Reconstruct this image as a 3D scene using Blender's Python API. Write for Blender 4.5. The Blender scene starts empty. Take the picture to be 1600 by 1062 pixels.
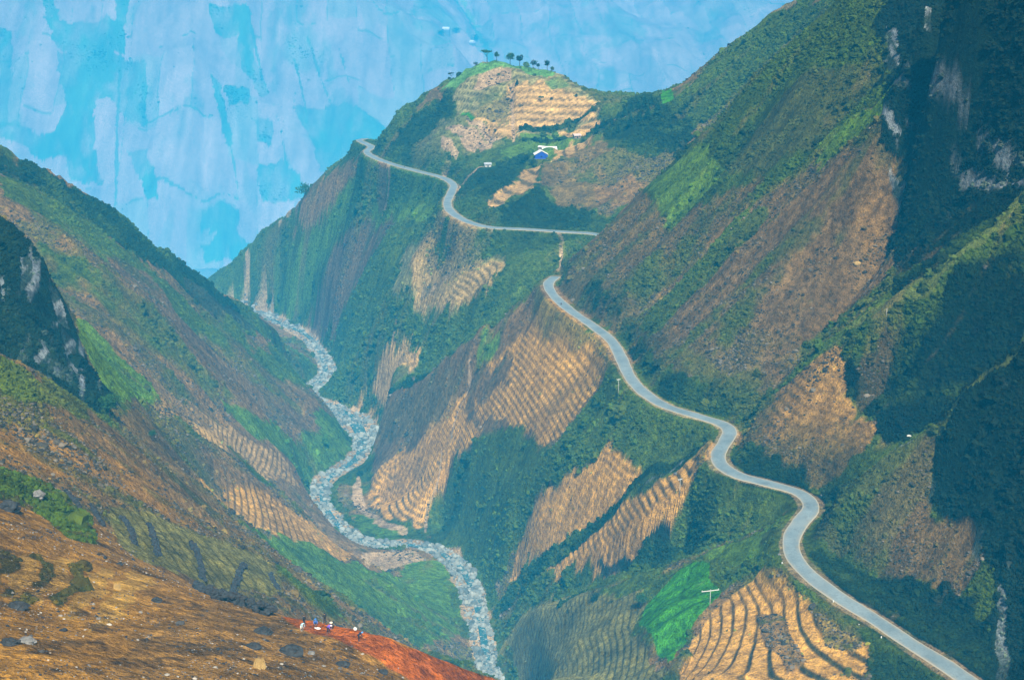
import bpy, math, random
import numpy as np
from mathutils import Vector

# ------------------------------------------------------------------ camera, sky, sun, exposure
SC = bpy.context.scene
PITCH = math.radians(16.1)
F = 50.0 / 36.0 * 1600.0
cam_d = bpy.data.cameras.new("camera")
cam_d.lens = 50.0; cam_d.sensor_width = 36.0
cam_d.clip_start = 1.0; cam_d.clip_end = 20000.0
cam = bpy.data.objects.new("camera", cam_d)
SC.collection.objects.link(cam)
cam.location = (0, 0, 0)
cam.rotation_euler = (math.radians(90) - PITCH, 0, 0)
SC.camera = cam

SUN_ELEV = math.radians(47.0)
SUN_AZ = math.radians(170.0)      # clockwise from +Y (view direction); the sun stands behind and to the right
world = bpy.data.worlds.new("World"); SC.world = world
world.use_nodes = True
nt = world.node_tree
bg = nt.nodes["Background"]
sky = nt.nodes.new("ShaderNodeTexSky")
sky.sky_type = 'NISHITA'; sky.sun_disc = False
sky.sun_elevation = SUN_ELEV; sky.sun_rotation = SUN_AZ
sky.air_density = 1.3; sky.dust_density = 1.5; sky.ozone_density = 2.0
nt.links.new(sky.outputs[0], bg.inputs[0])
bg.inputs[1].default_value = 0.05
sun_d = bpy.data.lights.new("sun", 'SUN')
sun_d.energy = 5.0; sun_d.angle = math.radians(2.0); sun_d.color = (1.0, 0.90, 0.70)
sun = bpy.data.objects.new("sun", sun_d); SC.collection.objects.link(sun)
sd = Vector((math.sin(SUN_AZ) * math.cos(SUN_ELEV), math.cos(SUN_AZ) * math.cos(SUN_ELEV), math.sin(SUN_ELEV)))
sun.rotation_euler = sd.to_track_quat('Z', 'Y').to_euler()
sun.location = (300, -300, 600)
SC.view_settings.view_transform = 'Standard'
SC.view_settings.look = 'None'
SC.view_settings.exposure = 0.72
SC.view_settings.gamma = 1.0
SC.render.engine = 'CYCLES'
SC.cycles.use_denoising = True
SC.cycles.max_bounces = 4; SC.cycles.diffuse_bounces = 2; SC.cycles.glossy_bounces = 1
SC.cycles.transmission_bounces = 1; SC.cycles.volume_bounces = 1; SC.cycles.transparent_max_bounces = 4
SC.cycles.caustics_reflective = False; SC.cycles.caustics_refractive = False

rng = np.random.default_rng(7)
random.seed(7)

# ------------------------------------------------------------------ pixel (of the 1600 x 1062 photograph) -> world
CP, SP = math.cos(PITCH), math.sin(PITCH)
def ray(px, py):
    u = (px - 800.0) / F; v = -(py - 531.0) / F
    return np.array([u, CP + v * SP, -SP + v * CP])      # x, y, z of the direction
def at(px, py, k):
    """world point on the line of sight: k > 0 is its distance along Y, k < 0 its height z"""
    d = ray(px, py)
    return d * (k / d[1]) if k > 0 else d * (k / d[2])
def W(x, y, z): return np.array([x, y, z], float)

# ------------------------------------------------------------------ smooth noise
def _hash(ix, iy, seed):
    h = (ix.astype(np.int64) * 374761393 + iy.astype(np.int64) * 668265263 + seed * 974634777) & 0xffffffff
    h = ((h ^ (h >> 13)) * 1274126177) & 0xffffffff
    h = h ^ (h >> 16)
    return (h & 0xffff).astype(np.float32) / 65535.0
def vnoise(x, y, seed=0):
    ix = np.floor(x); iy = np.floor(y)
    fx = (x - ix).astype(np.float32); fy = (y - iy).astype(np.float32)
    fx = fx * fx * (3 - 2 * fx); fy = fy * fy * (3 - 2 * fy)
    a = _hash(ix, iy, seed); b = _hash(ix + 1, iy, seed); c = _hash(ix, iy + 1, seed); d = _hash(ix + 1, iy + 1, seed)
    return (a + (b - a) * fx) * (1 - fy) + (c + (d - c) * fx) * fy
def fbm(x, y, octaves=4, seed=0, gain=0.5):
    s = 0; amp = 1.0; tot = 0
    for k in range(octaves):
        s = s + amp * (vnoise(x * 2 ** k + 17.3 * k, y * 2 ** k - 9.1 * k, seed + k) - 0.5) * 2
        tot += amp; amp *= gain
    return s / tot
def sstep(a, b, x):
    t = np.clip((x - a) / (b - a), 0, 1); return t * t * (3 - 2 * t)

# ------------------------------------------------------------------ lines the relief hangs on (photo position + distance or height)
def zline(pts, z0, z1):
    n = len(pts); return [at(p[0], p[1], z0 + (z1 - z0) * i / (n - 1)) for i, p in enumerate(pts)]
def kl(*pts): return [at(*p) for p in pts]
RZ = -200.0
ROAD_A = [W(172, 250, RZ), W(150, 300, RZ)] + [at(x, y, RZ) for x, y in (
    (1520, 1068), (1475, 1037), (1420, 1003), (1365, 966), (1310, 932), (1265, 898), (1240, 868), (1237, 840), (1252, 814),
    (1266, 797), (1264, 782), (1245, 768), (1200, 755), (1155, 743), (1128, 727), (1122, 710), (1133, 690), (1140, 674),
    (1128, 662), (1090, 650), (1040, 634), (1005, 612), (984, 588), (970, 558), (955, 532), (925, 508), (890, 484),
    (864, 460), (857, 443), (868, 432))]
ROAD_B = [W(42, 868, RZ), W(58, 893, RZ), W(66, 925, RZ)] + [at(x, y, RZ) for x, y in (
    (932, 366), (880, 362), (820, 358), (765, 355), (730, 346), (705, 331), (699, 316), (706, 299), (708, 288), (690, 277),
    (655, 268), (615, 257), (585, 246), (573, 237), (580, 229))] + [W(-150, 1400, RZ), W(-150, 1450, RZ - 5)]
RIVER = [at(x, y, z) for x, y, z in (
    (800, 1240, -326), (785, 1130, -330), (768, 1062, -332), (758, 1020, -333), (750, 985, -334), (742, 950, -335), (735, 920, -336), (722, 893, -338),
    (700, 870, -340), (670, 856, -342), (630, 850, -344), (590, 851, -346), (560, 842, -348), (530, 822, -350), (508, 797, -352), (500, 775, -354), (506, 752, -356),
    (530, 735, -357), (558, 718, -359), (572, 697, -361), (568, 675, -363), (550, 657, -365), (520, 643, -367), (490, 632, -369), (474, 620, -371), (480, 608, -372),
    (500, 598, -374), (512, 583, -376), (508, 566, -378), (496, 548, -380), (480, 527, -383), (455, 511, -386), (430, 500, -389), (410, 488, -391))]
RIVER += [W(-310, 1500, -398), W(-400, 1600, -410), W(-500, 1760, -440)]
RIVER_W = [4, 4, 4, 4, 4.5, 5.5, 5, 4, 4, 4.5, 5, 5.5, 6, 8, 11, 13, 12, 10, 8, 6.5, 5.5, 5.5, 5.5, 6, 6.5, 6, 6.5, 8, 9, 7, 4.5, 2.6, 1.6, 1.4, 1.4, 3, 4, 5]
RIVER_W = RIVER_W[:len(RIVER)]
LINES = [ROAD_A, ROAD_B, RIVER,
    # --- foreground slope: its edge against the valley and what falls away behind it
    kl((-500, 1000, 115), (-200, 900, 150), (0, 872, 175), (200, 872, 210), (330, 930, 205), (470, 966, 185), (560, 985, 180), (640, 1011, 180), (790, 1062, 190), (900, 1120, 196), (1000, 1200, 200)),
    [W(x, y, z) for x, y, z in ((-32, 262, -158), (-18, 250, -160), (0, 242, -168), (22, 245, -175), (50, 235, -185))],
    kl((-600, 1200, 85), (0, 1062, 120), (200, 1062, 128), (400, 1062, 140), (600, 1062, 160)),
    kl((0, 950, 150), (200, 950, 165), (400, 1000, 163)),
    kl((-600, 1600, 83), (0, 1500, 83), (400, 1500, 83), (800, 1500, 83)),
    [W(20, 83, -80), W(45, 83, -92), W(75, 83, -80)],
    [W(25, 150, -135), W(70, 160, -150), W(110, 180, -160)],
    [W(50, 330, -250), W(20, 400, -300)],
    # --- left hillside
    kl((-700, 90, 760), (-400, 130, 840), (-150, 190, 900), (0, 241, 950), (60, 260, 960), (120, 296, 975), (200, 349, 1000), (270, 396, 1030), (340, 446, 1070), (400, 489, 1120), (443, 520, 1135), (478, 556, 1145), (493, 598, 1162)),
    kl((-300, 560, 300), (0, 560, 340), (60, 592, 385), (140, 630, 440), (210, 640, 480)),
    kl((-300, 300, 470), (0, 328, 520), (50, 400, 505), (100, 490, 495), (145, 590, 480), (190, 632, 487)),
    kl((0, 735, 235), (80, 770, 250), (150, 830, 262)),
    kl((120, 740, 300), (220, 790, 320), (330, 850, 315), (430, 925, 300)),
    kl((200, 700, 430), (300, 770, 450), (400, 850, 455)),
    kl((120, 480, 640), (250, 620, 640), (350, 700, 650), (460, 800, 720)),
    kl((100, 350, 800), (250, 480, 830), (400, 620, 840), (470, 700, 880)),
    kl((400, 900, 545), (500, 955, 540), (600, 1010, 530)),
    kl((450, 840, 745), (560, 892, 712), (690, 950, 652), (700, 1000, 612)),
    # --- spur with the wide ploughed terraces
    kl((857, 446, -200), (790, 482, 822), (740, 520, 835), (640, 590, 915), (560, 634, 1030), (545, 645, -362)),
    [W(45, 885, -207), W(-19, 905, -250), W(-68, 965, -305), W(-118, 1062, -362)],
    kl((955, 580, -206), (880, 625, 685), (740, 695, 762), (640, 765, 832), (590, 800, 850)),
    kl((580, 720, -352), (572, 760, -350), (580, 800, -349), (640, 830, -345)),
    kl((1030, 645, -203), (960, 672, 602), (850, 722, 655), (740, 792, 735), (690, 842, 790)),
    kl((1090, 690, -203), (1020, 718, 562), (900, 792, 602), (800, 886, 655)),
    kl((1108, 692, -203), (1060, 725, 558), (960, 803, 578), (830, 903, 632), (765, 935, -331)),
    kl((1114, 722, -202), (1010, 800, 537), (900, 872, 578), (825, 922, 625), (800, 935, -328)),
    kl((1240, 785, -203), (1120, 848, 508), (980, 905, 540), (860, 945, 590), (785, 975, -330)),
    kl((1225, 812, -202), (1180, 836, 465), (1100, 862, 476), (960, 917, 508), (870, 942, 545), (800, 965, 592), (785, 1000, -325)),
    kl((1290, 950, 402), (1060, 950, 447), (900, 1000, 482)),
    kl((1380, 1062, 362), (1100, 1062, 378), (850, 1062, 482), (800, 1062, -325)),
    kl((1000, 1250, 330), (850, 1200, 400)),
    # --- hill with the far road, knoll above
    kl((575, 236, -201), (520, 270, 1390), (465, 306, 1470), (430, 346, 1520), (385, 396, 1600), (345, 430, 1650)),
    kl((560, 330, 1280), (500, 420, 1360), (455, 503, 1402)),
    kl((680, 285, -205), (600, 385, 1150), (540, 482, 1240), (517, 540, 1265)),
    kl((699, 322, -203), (650, 395, 1032), (575, 522, 1070), (535, 600, 1150)),
    kl((860, 372, -206), (780, 420, 925), (690, 485, 948), (600, 588, 990)),
    kl((575, 233, 1348), (610, 195, 1338), (655, 150, 1330), (700, 112, 1325), (745, 91, 1320), (790, 85, 1315), (850, 98, 1300), (900, 125, 1272), (940, 157, 1240), (975, 184, 1195)),
    [W(x, y, z) for x, y, z in ((-150, 1500, -290), (-80, 1490, -250), (0, 1480, -240), (90, 1440, -235), (200, 1400, -200), (350, 1350, -120), (700, 1350, -20))],
    kl((845, 252, 1172), (900, 232, 1190), (935, 200, 1200)),
    kl((640, 240, 1262), (700, 207, 1242), (800, 213, 1215), (880, 205, 1212), (935, 190, 1212)),
    kl((760, 275, 1130), (800, 305, 1050), (950, 290, 1060)),
    kl((740, 335, 1012), (820, 343, 1000), (900, 350, 985)),
    # --- mountain on the right
    kl((975, 184, 1190), (1040, 150, 1170), (1100, 110, 1150), (1180, 55, 1125), (1250, 0, 1100), (1330, -60, 1085), (1450, -160, 1050), (1700, -300, 1000)),
    [W(72, 960, -197)] + kl((1010, 310, 985), (1160, 200, 1000), (1300, 10, 990)),
    kl((865, 425, -198), (885, 408, 848), (980, 320, 840), (1080, 232, 830), (1130, 180, 820), (1200, 110, 810), (1300, 10, 800), (1400, -80, 790), (1700, -300, 760)),
    kl((1600, -60, 700), (1380, 150, 690), (1290, 236, 692), (1180, 340, 695), (1080, 430, 702), (1000, 498, 707), (950, 520, -197)),
    kl((1030, 615, -196), (1100, 560, 612), (1200, 450, 618), (1400, 300, 622)),
    kl((1145, 662, -199), (1165, 648, 566), (1250, 575, 572), (1310, 510, 584), (1400, 380, 602), (1420, 250, 622), (1430, 100, 642), (1450, 0, 647)),
    kl((1148, 672, -199), (1160, 660, 556), (1300, 546, 534), (1400, 462, 524), (1500, 380, 525), (1600, 300, 532), (1750, 200, 540)),
    kl((1430, 300, 600), (1510, 300, 577), (1600, 280, 545)),
    kl((1480, -20, 610), (1540, -20, 585), (1620, -20, 565), (1800, -50, 540)),
    kl((1370, 640, 515), (1460, 550, 502), (1600, 450, 497)),
    kl((1272, 782, -199), (1290, 776, 479), (1330, 746, 477), (1400, 702, 477), (1480, 662, 472), (1600, 570, 466), (1800, 450, 460)),
    kl((1277, 800, -199), (1300, 780, 464), (1350, 736, 453), (1460, 666, 433), (1510, 602, 426), (1600, 536, 419), (1800, 420, 410)),
    kl((1450, 800, 426), (1600, 800, 393)),
    kl((1300, 880, 440), (1380, 920, 412), (1470, 960, 390), (1600, 1040, 358)),
    [W(300, 180, 150), W(340, 240, 190), W(430, 330, 200), W(560, 420, 190)], [W(190, 250, -175), W(205, 290, -160)],  # high points: unseen peak added outside the frame to shade the lower right
    [W(150, 83, 60), W(155, 83, 60)],
    # --- far left and far right, outside the picture
    [W(-600, 760, -60), W(-700, 900, -60), W(-800, 1100, -120)],
    [W(-350, 1350, -385), W(-600, 1400, -400), W(-1100, 1500, -420)],
    [W(-150, 200, -40), W(-240, 300, -60), W(-400, 500, -50)],
    [W(400, 500, 60), W(520, 700, 110), W(750, 1000, 160), W(1100, 1400, 180)],
]

FK = 2.6
def klf(*pts): return [at(p[0], p[1], p[2] * FK) for p in pts]
LINES += [
    # --- far wall of the main canyon, FK times the first guess of its distance
    [W(FK * x, FK * y, FK * z) for x, y, z in ((-1700, 2050, -470), (-900, 1990, -480), (-400, 1975, -482), (0, 2000, -482), (400, 2100, -480), (1700, 2200, -470))],
    [W(FK * x, FK * y, FK * z) for x, y, z in ((-1500, 1780, -478), (-600, 1800, -480), (0, 1800, -480), (500, 1850, -470), (1500, 1900, -440))],
    klf((-700, 200, 2180), (-100, 220, 2160), (250, 200, 2185), (400, 205, 2195), (600, 200, 2210)),
    klf((-700, 0, 2420), (-100, -20, 2440), (190, 0, 2400), (420, 0, 2430), (560, 0, 2480), (640, 20, 2460)),
    klf((300, 300, 2065), (345, 330, 2050)),
    klf((640, 150, 2290), (700, 60, 2360), (730, 95, 2330)),
    klf((700, -60, 3000), (716, 0, 2870), (745, 50, 2700), (768, 92, 2590), (800, 170, 2440)),
    klf((-900, -180, 2800), (0, -170, 2750), (560, -160, 2850)),
    klf((900, 150, 2440), (1050, 130, 2500), (1400, 100, 2550), (1900, 60, 2600)),
    klf((880, 60, 2680), (900, 0, 2860), (940, -80, 3100)),
    klf((1060, 100, 2560), (1000, 40, 2860), (960, 0, 3010)),
    klf((1150, 60, 2700), (1200, 0, 2900), (1300, -110, 3200)),
    [W(FK * x, FK * y, z) for x, y, z in ((-3500, 3400, 300), (-1200, 3300, 320), (0, 3400, 300), (900, 3600, 320), (2500, 3800, 320), (6000, 3900, 320))],
    [W(FK * x, FK * y, z) for x, y, z in ((-5200, 5100, 330), (-1500, 5100, 300), (0, 5100, 330), (1500, 5100, 320), (9000, 5100, 330))],
]

# ------------------------------------------------------------------ relief: a membrane stretched over those lines, solved on a fan of cells
T0, T1, S0, S1, DC = -1.10, 1.90, math.log(80.0), math.log(13600.0), 0.004
NT, NS = int((T1 - T0) / DC) + 1, int((S1 - S0) / DC) + 1
def densify(pts, step=None):
    out = []
    for a, b in zip(pts[:-1], pts[1:]):
        d = np.linalg.norm((b - a)[:2]); st = step or 0.002 * max(80, min(a[1], b[1]))
        n = max(1, int(d / st)); out += [a + (b - a) * i / n for i in range(n)]
    out.append(pts[-1]); return np.array(out)
def crom(pts, step):
    """Catmull-Rom through the points, resampled"""
    P = [np.array(p, float) for p in pts]; P = [2 * P[0] - P[1]] + P + [2 * P[-1] - P[-2]]
    out = []
    for i in range(1, len(P) - 2):
        n = max(2, int(np.linalg.norm(P[i + 1] - P[i]) / step))
        for k in range(n):
            t = k / n
            out.append(0.5 * (2 * P[i] + (P[i + 1] - P[i - 1]) * t + (2 * P[i - 1] - 5 * P[i] + 4 * P[i + 1] - P[i + 2]) * t * t
                              + (-P[i - 1] + 3 * P[i] - 3 * P[i + 1] + P[i + 2]) * t ** 3))
    out.append(P[-2]); return np.array(out)
acc = np.zeros((NS, NT)); cnt = np.zeros((NS, NT))
for ln in LINES:
    p = densify(ln)
    t = p[:, 0] / p[:, 1]; s = np.log(p[:, 1])
    j = np.round((t - T0) / DC).astype(int); i = np.round((s - S0) / DC).astype(int)
    ok = (j >= 0) & (j < NT) & (i >= 0) & (i < NS)
    np.add.at(acc, (i[ok], j[ok]), p[ok, 2]); np.add.at(cnt, (i[ok], j[ok]), 1)
def solve(acc, cnt, init, iters):
    m = cnt > 0; val = np.where(m, acc / np.maximum(cnt, 1), 0)
    h = init.copy(); h[m] = val[m]
    ii, jj = np.indices(h.shape); red = ((ii + jj) % 2 == 0) & ~m; blk = ((ii + jj) % 2 == 1) & ~m
    om = 1.9
    for k in range(iters):
        for c in (red, blk):
            q = np.pad(h, 1, mode='edge')
            a = 0.25 * (q[:-2, 1:-1] + q[2:, 1:-1] + q[1:-1, :-2] + q[1:-1, 2:])
            h[c] += om * (a[c] - h[c])
    return h
def down(a, f):
    n, m = a.shape; N, M = -(-n // f), -(-m // f)
    b = np.zeros((N * f, M * f)); b[:n, :m] = a
    return b.reshape(N, f, M, f).sum((1, 3))
H = None
for f, it in ((16, 300), (8, 200), (4, 150), (2, 120), (1, 100)):
    A, Cn = down(acc, f), down(cnt, f)
    if H is None: init = np.full(A.shape, -200.0)
    else: init = np.repeat(np.repeat(H, 2, 0), 2, 1)[:A.shape[0], :A.shape[1]]
    if init.shape != A.shape: init = np.pad(init, ((0, A.shape[0] - init.shape[0]), (0, A.shape[1] - init.shape[1])), mode='edge')
    H = solve(A, Cn, init, it)
for k in range(3):
    q = np.pad(H, 1, mode='edge')
    H = 0.5 * H + 0.125 * (q[:-2, 1:-1] + q[2:, 1:-1] + q[1:-1, :-2] + q[1:-1, 2:])
def _smp(G, a, b):
    a = np.clip(a, 0, NT - 1.001); b = np.clip(b, 0, NS - 1.001); j = a.astype(int); i = b.astype(int); fa = a - j; fb = b - i
    return (G[i, j] * (1 - fa) + G[i, j + 1] * fa) * (1 - fb) + (G[i + 1, j] * (1 - fa) + G[i + 1, j + 1] * fa) * fb
def fall_streaks(seed, smooth):
    """noise drawn out along the fall line: rills and the growth that follows them"""
    tt = T0 + DC * np.arange(NT)[None, :] + np.zeros((NS, 1)); yy = np.exp(S0 + DC * np.arange(NS))[:, None] + np.zeros((1, NT))
    Hs_ = H.copy()
    for k in range(6):
        q = np.pad(Hs_, 1, mode='edge'); Hs_ = 0.2 * (Hs_ + q[:-2, 1:-1] + q[2:, 1:-1] + q[1:-1, :-2] + q[1:-1, 2:])
    ht = np.gradient(Hs_, DC, axis=1); hs = np.gradient(Hs_, DC, axis=0)
    gx = ht / yy; gy = (hs - tt * ht) / yy
    g = np.hypot(gx, gy) + 1e-6; gx /= g; gy /= g
    da = (gx - tt * gy) * 1.0; db = gy * 1.0                 # one cell per step
    r = np.random.default_rng(seed); N0 = r.uniform(-1, 1, (NS, NT))
    for k in range(smooth):
        q = np.pad(N0, 1, mode='edge'); N0 = 0.2 * (N0 + q[:-2, 1:-1] + q[2:, 1:-1] + q[1:-1, :-2] + q[1:-1, 2:])
    A0, B0_ = np.meshgrid(np.arange(NT, dtype=float), np.arange(NS, dtype=float))
    out = N0.copy()
    for sg in (1, -1):
        a = A0.copy(); b = B0_.copy()
        for k in range(18):
            va = _smp(da, a, b); vb = _smp(db, a, b); a += sg * va; b += sg * vb
            out += _smp(N0, a, b)
    out -= out.mean(); return out / out.std()
def hsample(G, t, s):
    a = np.clip((t - T0) / DC, 0, NT - 1.001); b = np.clip((s - S0) / DC, 0, NS - 1.001)
    j = a.astype(int); i = b.astype(int); fa = a - j; fb = b - i
    return (G[i, j] * (1 - fa) + G[i, j + 1] * fa) * (1 - fb) + (G[i + 1, j] * (1 - fa) + G[i + 1, j + 1] * fa) * fb

# ------------------------------------------------------------------ fine grid of the ground
def spaced(knots):
    out = []
    for (a, b, n) in knots: out += list(np.linspace(a, b, n, endpoint=False))
    return out + [knots[-1][1]]
L = math.log
rows = np.array(spaced([(L(84), L(115), 20), (L(115), L(215), 330), (L(215), L(330), 110), (L(330), L(720), 640), (L(720), L(1450), 480),
                        (L(1450), L(5000), 90), (L(5000), L(7700), 260), (L(7700), L(13200), 50)]))
cols = np.array(spaced([(-0.88, -0.42, 50), (-0.42, 0.42, 1000), (0.42, 1.88, 110)]))
TT, SS = np.meshgrid(cols, rows)
YY = np.exp(SS); XX = TT * YY
ZZ = hsample(H, TT, SS); ZSM = ZZ.copy()
NR, NC = XX.shape

def window(x0, x1, y0, y1):
    """row / column slices of the fine grid that hold a plan rectangle"""
    y0 = max(y0, 84.5); y1 = max(y1, y0 + 1)
    r0 = np.searchsorted(rows, math.log(y0)) - 1; r1 = np.searchsorted(rows, math.log(y1)) + 1
    tmin = min(x0 / y0, x0 / y1); tmax = max(x1 / y0, x1 / y1)
    c0 = np.searchsorted(cols, tmin) - 1; c1 = np.searchsorted(cols, tmax) + 1
    return slice(max(r0, 0), min(r1, NR)), slice(max(c0, 0), min(c1, NC))
def line_field(pts, R):
    """distance of every grid point to a polyline, height and arc position of its nearest point (inf beyond R)"""
    D = np.full((NR, NC), 1e9, np.float32); Zn = np.zeros((NR, NC), np.float32); An = np.zeros((NR, NC), np.float32)
    arc = 0.0
    for a, b in zip(pts[:-1], pts[1:]):
        ab = b[:2] - a[:2]; l2 = float(ab @ ab) + 1e-9
        ws = window(min(a[0], b[0]) - R, max(a[0], b[0]) + R, min(a[1], b[1]) - R, max(a[1], b[1]) + R)
        x = XX[ws]; y = YY[ws]
        if x.size:
            t = np.clip(((x - a[0]) * ab[0] + (y - a[1]) * ab[1]) / l2, 0, 1)
            d = np.hypot(x - a[0] - ab[0] * t, y - a[1] - ab[1] * t)
            m = d < D[ws]
            D[ws] = np.where(m, d, D[ws]); Zn[ws] = np.where(m, a[2] + (b[2] - a[2]) * t, Zn[ws]); An[ws] = np.where(m, arc + math.sqrt(l2) * t, An[ws])
        arc += math.sqrt(l2)
    return D, Zn, An

roadA = crom(ROAD_A, 3.0); roadB = crom(ROAD_B, 4.0); river = crom(RIVER, 4.0)
# ---- relief noise
dA, zA, _ = line_field(roadA, 45); dB, zB, _ = line_field(roadB, 45)
dR, zR, aR = line_field(river, 60)
seg = np.r_[0, np.cumsum(np.hypot(*np.diff(river[:, :2], axis=0).T))]
wpts = np.interp(np.linspace(0, len(RIVER_W) - 1, len(river)), range(len(RIVER_W)), RIVER_W)
halfw = np.interp(aR, seg, wpts)
calm = sstep(4, 40, np.minimum(dA, dB)) * sstep(0, 45, np.maximum(dR - halfw, 0))
lod = lambda wl: sstep(2.2, 4.5, wl / (YY * 0.0009 * 1.1))          # leave out waves the grid is too coarse for
farw = sstep(1900, 3400, YY)
N = np.zeros_like(ZZ)
N += 7.0 * calm * fbm(XX / 95, YY / 95, 2, 11) * sstep(250, 500, YY)
rid = 1 - np.abs(fbm(XX / 42, YY / 42, 2, 21)) * 2.4
N += 2.6 * calm * rid * sstep(200, 450, YY) * (1 - farw)
for wl, amp, sd_ in ((18, 1.3, 31), (9, 0.75, 32), (4.5, 0.42, 33), (2.2, 0.24, 34), (1.1, 0.13, 35), (0.55, 0.07, 36)):
    nz = (vnoise(XX / wl, YY / wl, sd_) - 0.5) * 2
    N += amp * nz * lod(wl) * np.maximum(calm, 0.12) * (0.45 + 0.55 * sstep(220, 420, YY))
N += farw * (80 * (1 - np.abs(fbm(XX / 460 + YY / 1800, YY / 1500, 3, 41)) * 2.0) + 12 * fbm(XX / 120, YY / 120, 3, 43))
ST1 = hsample(fall_streaks(3, 1), TT, SS); ST2 = hsample(fall_streaks(4, 6), TT, SS)
ampS = np.clip(YY / 700, 0.15, 1.3) * calm * sstep(150, 400, YY)
N += ampS * (0.75 * np.clip(ST1, -2, 2) + 1.7 * np.clip(ST2, -2, 2)) * (1 + 4.0 * farw)
ZZ = ZZ + N
# ---- road bench: flat, with a cut above and a fill below
def bench(D, Zr, hw):
    global ZZ
    w = 1 - sstep(hw + 0.8, hw + 9.0, D)
    ZZ = ZZ * (1 - w) + (Zr - 0.12 - 0.12 * sstep(hw, hw + 1.5, D)) * w
bench(dA, zA, 3.6); bench(dB, zB, 3.6)
# ---- river channel
wr = 1 - sstep(0, 14, dR - halfw)
ZZ = ZZ * (1 - wr) + (zR + 0.8 * sstep(-2, 6, dR - halfw) + 0.3 * fbm(XX / 6, YY / 6, 2, 51)) * wr
# ------------------------------------------------------------------ where a line of sight meets the relief
_tl = np.linspace(0, 1, 1400)
def hit(px, py, y0, y1):
    """first meeting of the sight line with the ground between two distances, else the closest pass"""
    d = ray(px, py); ys = y0 * (y1 / y0) ** _tl
    x = d[0] / d[1] * ys; z = d[2] / d[1] * ys
    g = hsample(H, x / ys, np.log(ys)) - z
    k = np.nonzero(g >= 0)[0]
    i = k[0] if len(k) else int(np.argmax(g))
    return np.array([x[i], ys[i], z[i]])

# ------------------------------------------------------------------ ground cover, laid out in plan
KIND = {   # base colour, terrace strength, shrubs, bare rock
    'd': ((0.022, 0.044, 0.005), 0, 1.0, 0), 'q': ((0.300, 0.270, 0.110), 0.9, 0.05, 0), 'g': ((0.076, 0.118, 0.007), 0, 0.55, 0), 'G': ((0.105, 0.195, 0.010), 0, 0.16, 0),
    'j': ((0.480, 0.280, 0.055), 0, 0.0, 0), 'C': ((0.055, 0.250, 0.008), 0, 0.0, 0), 's': ((0.265, 0.155, 0.050), 0.25, 0.34, 0), 'b': ((0.195, 0.118, 0.042), 0.3, 0.22, 0),
    'T': ((0.630, 0.345, 0.070), 1.0, 0.03, 0), 't': ((0.580, 0.360, 0.130), 0.8, 0.05, 0), 'r': ((0.220, 0.200, 0.050), 0.7, 0.02, 0),
    'o': ((0.420, 0.105, 0.010), 0.0, 0.0, 0), 'y': ((0.370, 0.190, 0.032), 0.0, 0.02, 0), 'p': ((0.480, 0.330, 0.190), 0, 0.02, 0),
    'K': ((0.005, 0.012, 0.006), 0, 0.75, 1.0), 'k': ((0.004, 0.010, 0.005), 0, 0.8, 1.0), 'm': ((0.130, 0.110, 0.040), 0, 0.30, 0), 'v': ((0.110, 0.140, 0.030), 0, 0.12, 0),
    'f': ((0.380, 0.270, 0.230), 0, 0.05, 0), 'F': ((0.075, 0.190, 0.110), 0, 0.30, 0), 'e': ((0.140, 0.330, 0.080), 0, 0.1, 0), 'D': ((0.005, 0.015, 0.002), 0, 1.0, 0), 'w': ((0.210, 0.240, 0.270), 0, 0.05, 0.5), 'x': ((0.060, 0.055, 0.045), 0, 0.2, 0.4),  # D: dark growth darkened further, shade of the right slopes put into its colour
}
COL = np.zeros((NR, NC, 3), np.float32); TER = np.zeros((NR, NC), np.float32); VEG = np.zeros((NR, NC), np.float32); ROK = np.zeros((NR, NC), np.float32)
def put(ws, m, kind):
    c, t, v, r = KIND[kind]; m = m.astype(np.float32)
    COL[ws] = COL[ws] * (1 - m[..., None]) + np.array(c, np.float32) * m[..., None]
    TER[ws] = TER[ws] * (1 - m) + t * m; VEG[ws] = VEG[ws] * (1 - m) + v * m; ROK[ws] = ROK[ws] * (1 - m) + r * m
ALL = (slice(None), slice(None))
WX = fbm(XX / (YY * 0.030), np.log(YY) * 33, 3, 61) * YY * 0.005; WY = fbm(XX / (YY * 0.030) + 50, np.log(YY) * 33, 3, 62) * YY * 0.005
n1 = fbm(XX / 60, YY / 60, 4, 71); n2 = fbm(XX / 14, YY / 14, 3, 72)
rivx = np.interp(YY, river[:, 1], river[:, 0])
NE = fbm(XX / 4.0, YY / 4.0, 3, 74); FJ2 = fbm(XX / 75, YY / 130, 5, 76, 0.65); FJ = fbm(XX / 26, YY / 34, 4, 77)
put(ALL, np.ones_like(XX), 'g')
left = (XX < rivx) & (YY < 1500)
put(ALL, left * sstep(-0.5, -0.12, n1 + 0.5 * n2), 's')
put(ALL, (~left) * (YY < 1850) * sstep(0.0, 0.3, n1 + 0.5 * n2) * (1 - (YY > 885) * (XX < 60)), 's')
put(ALL, (YY < 262) & (XX < 60), 'y')
put(ALL, sstep(1850, 2200, YY), 'f')
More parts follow.
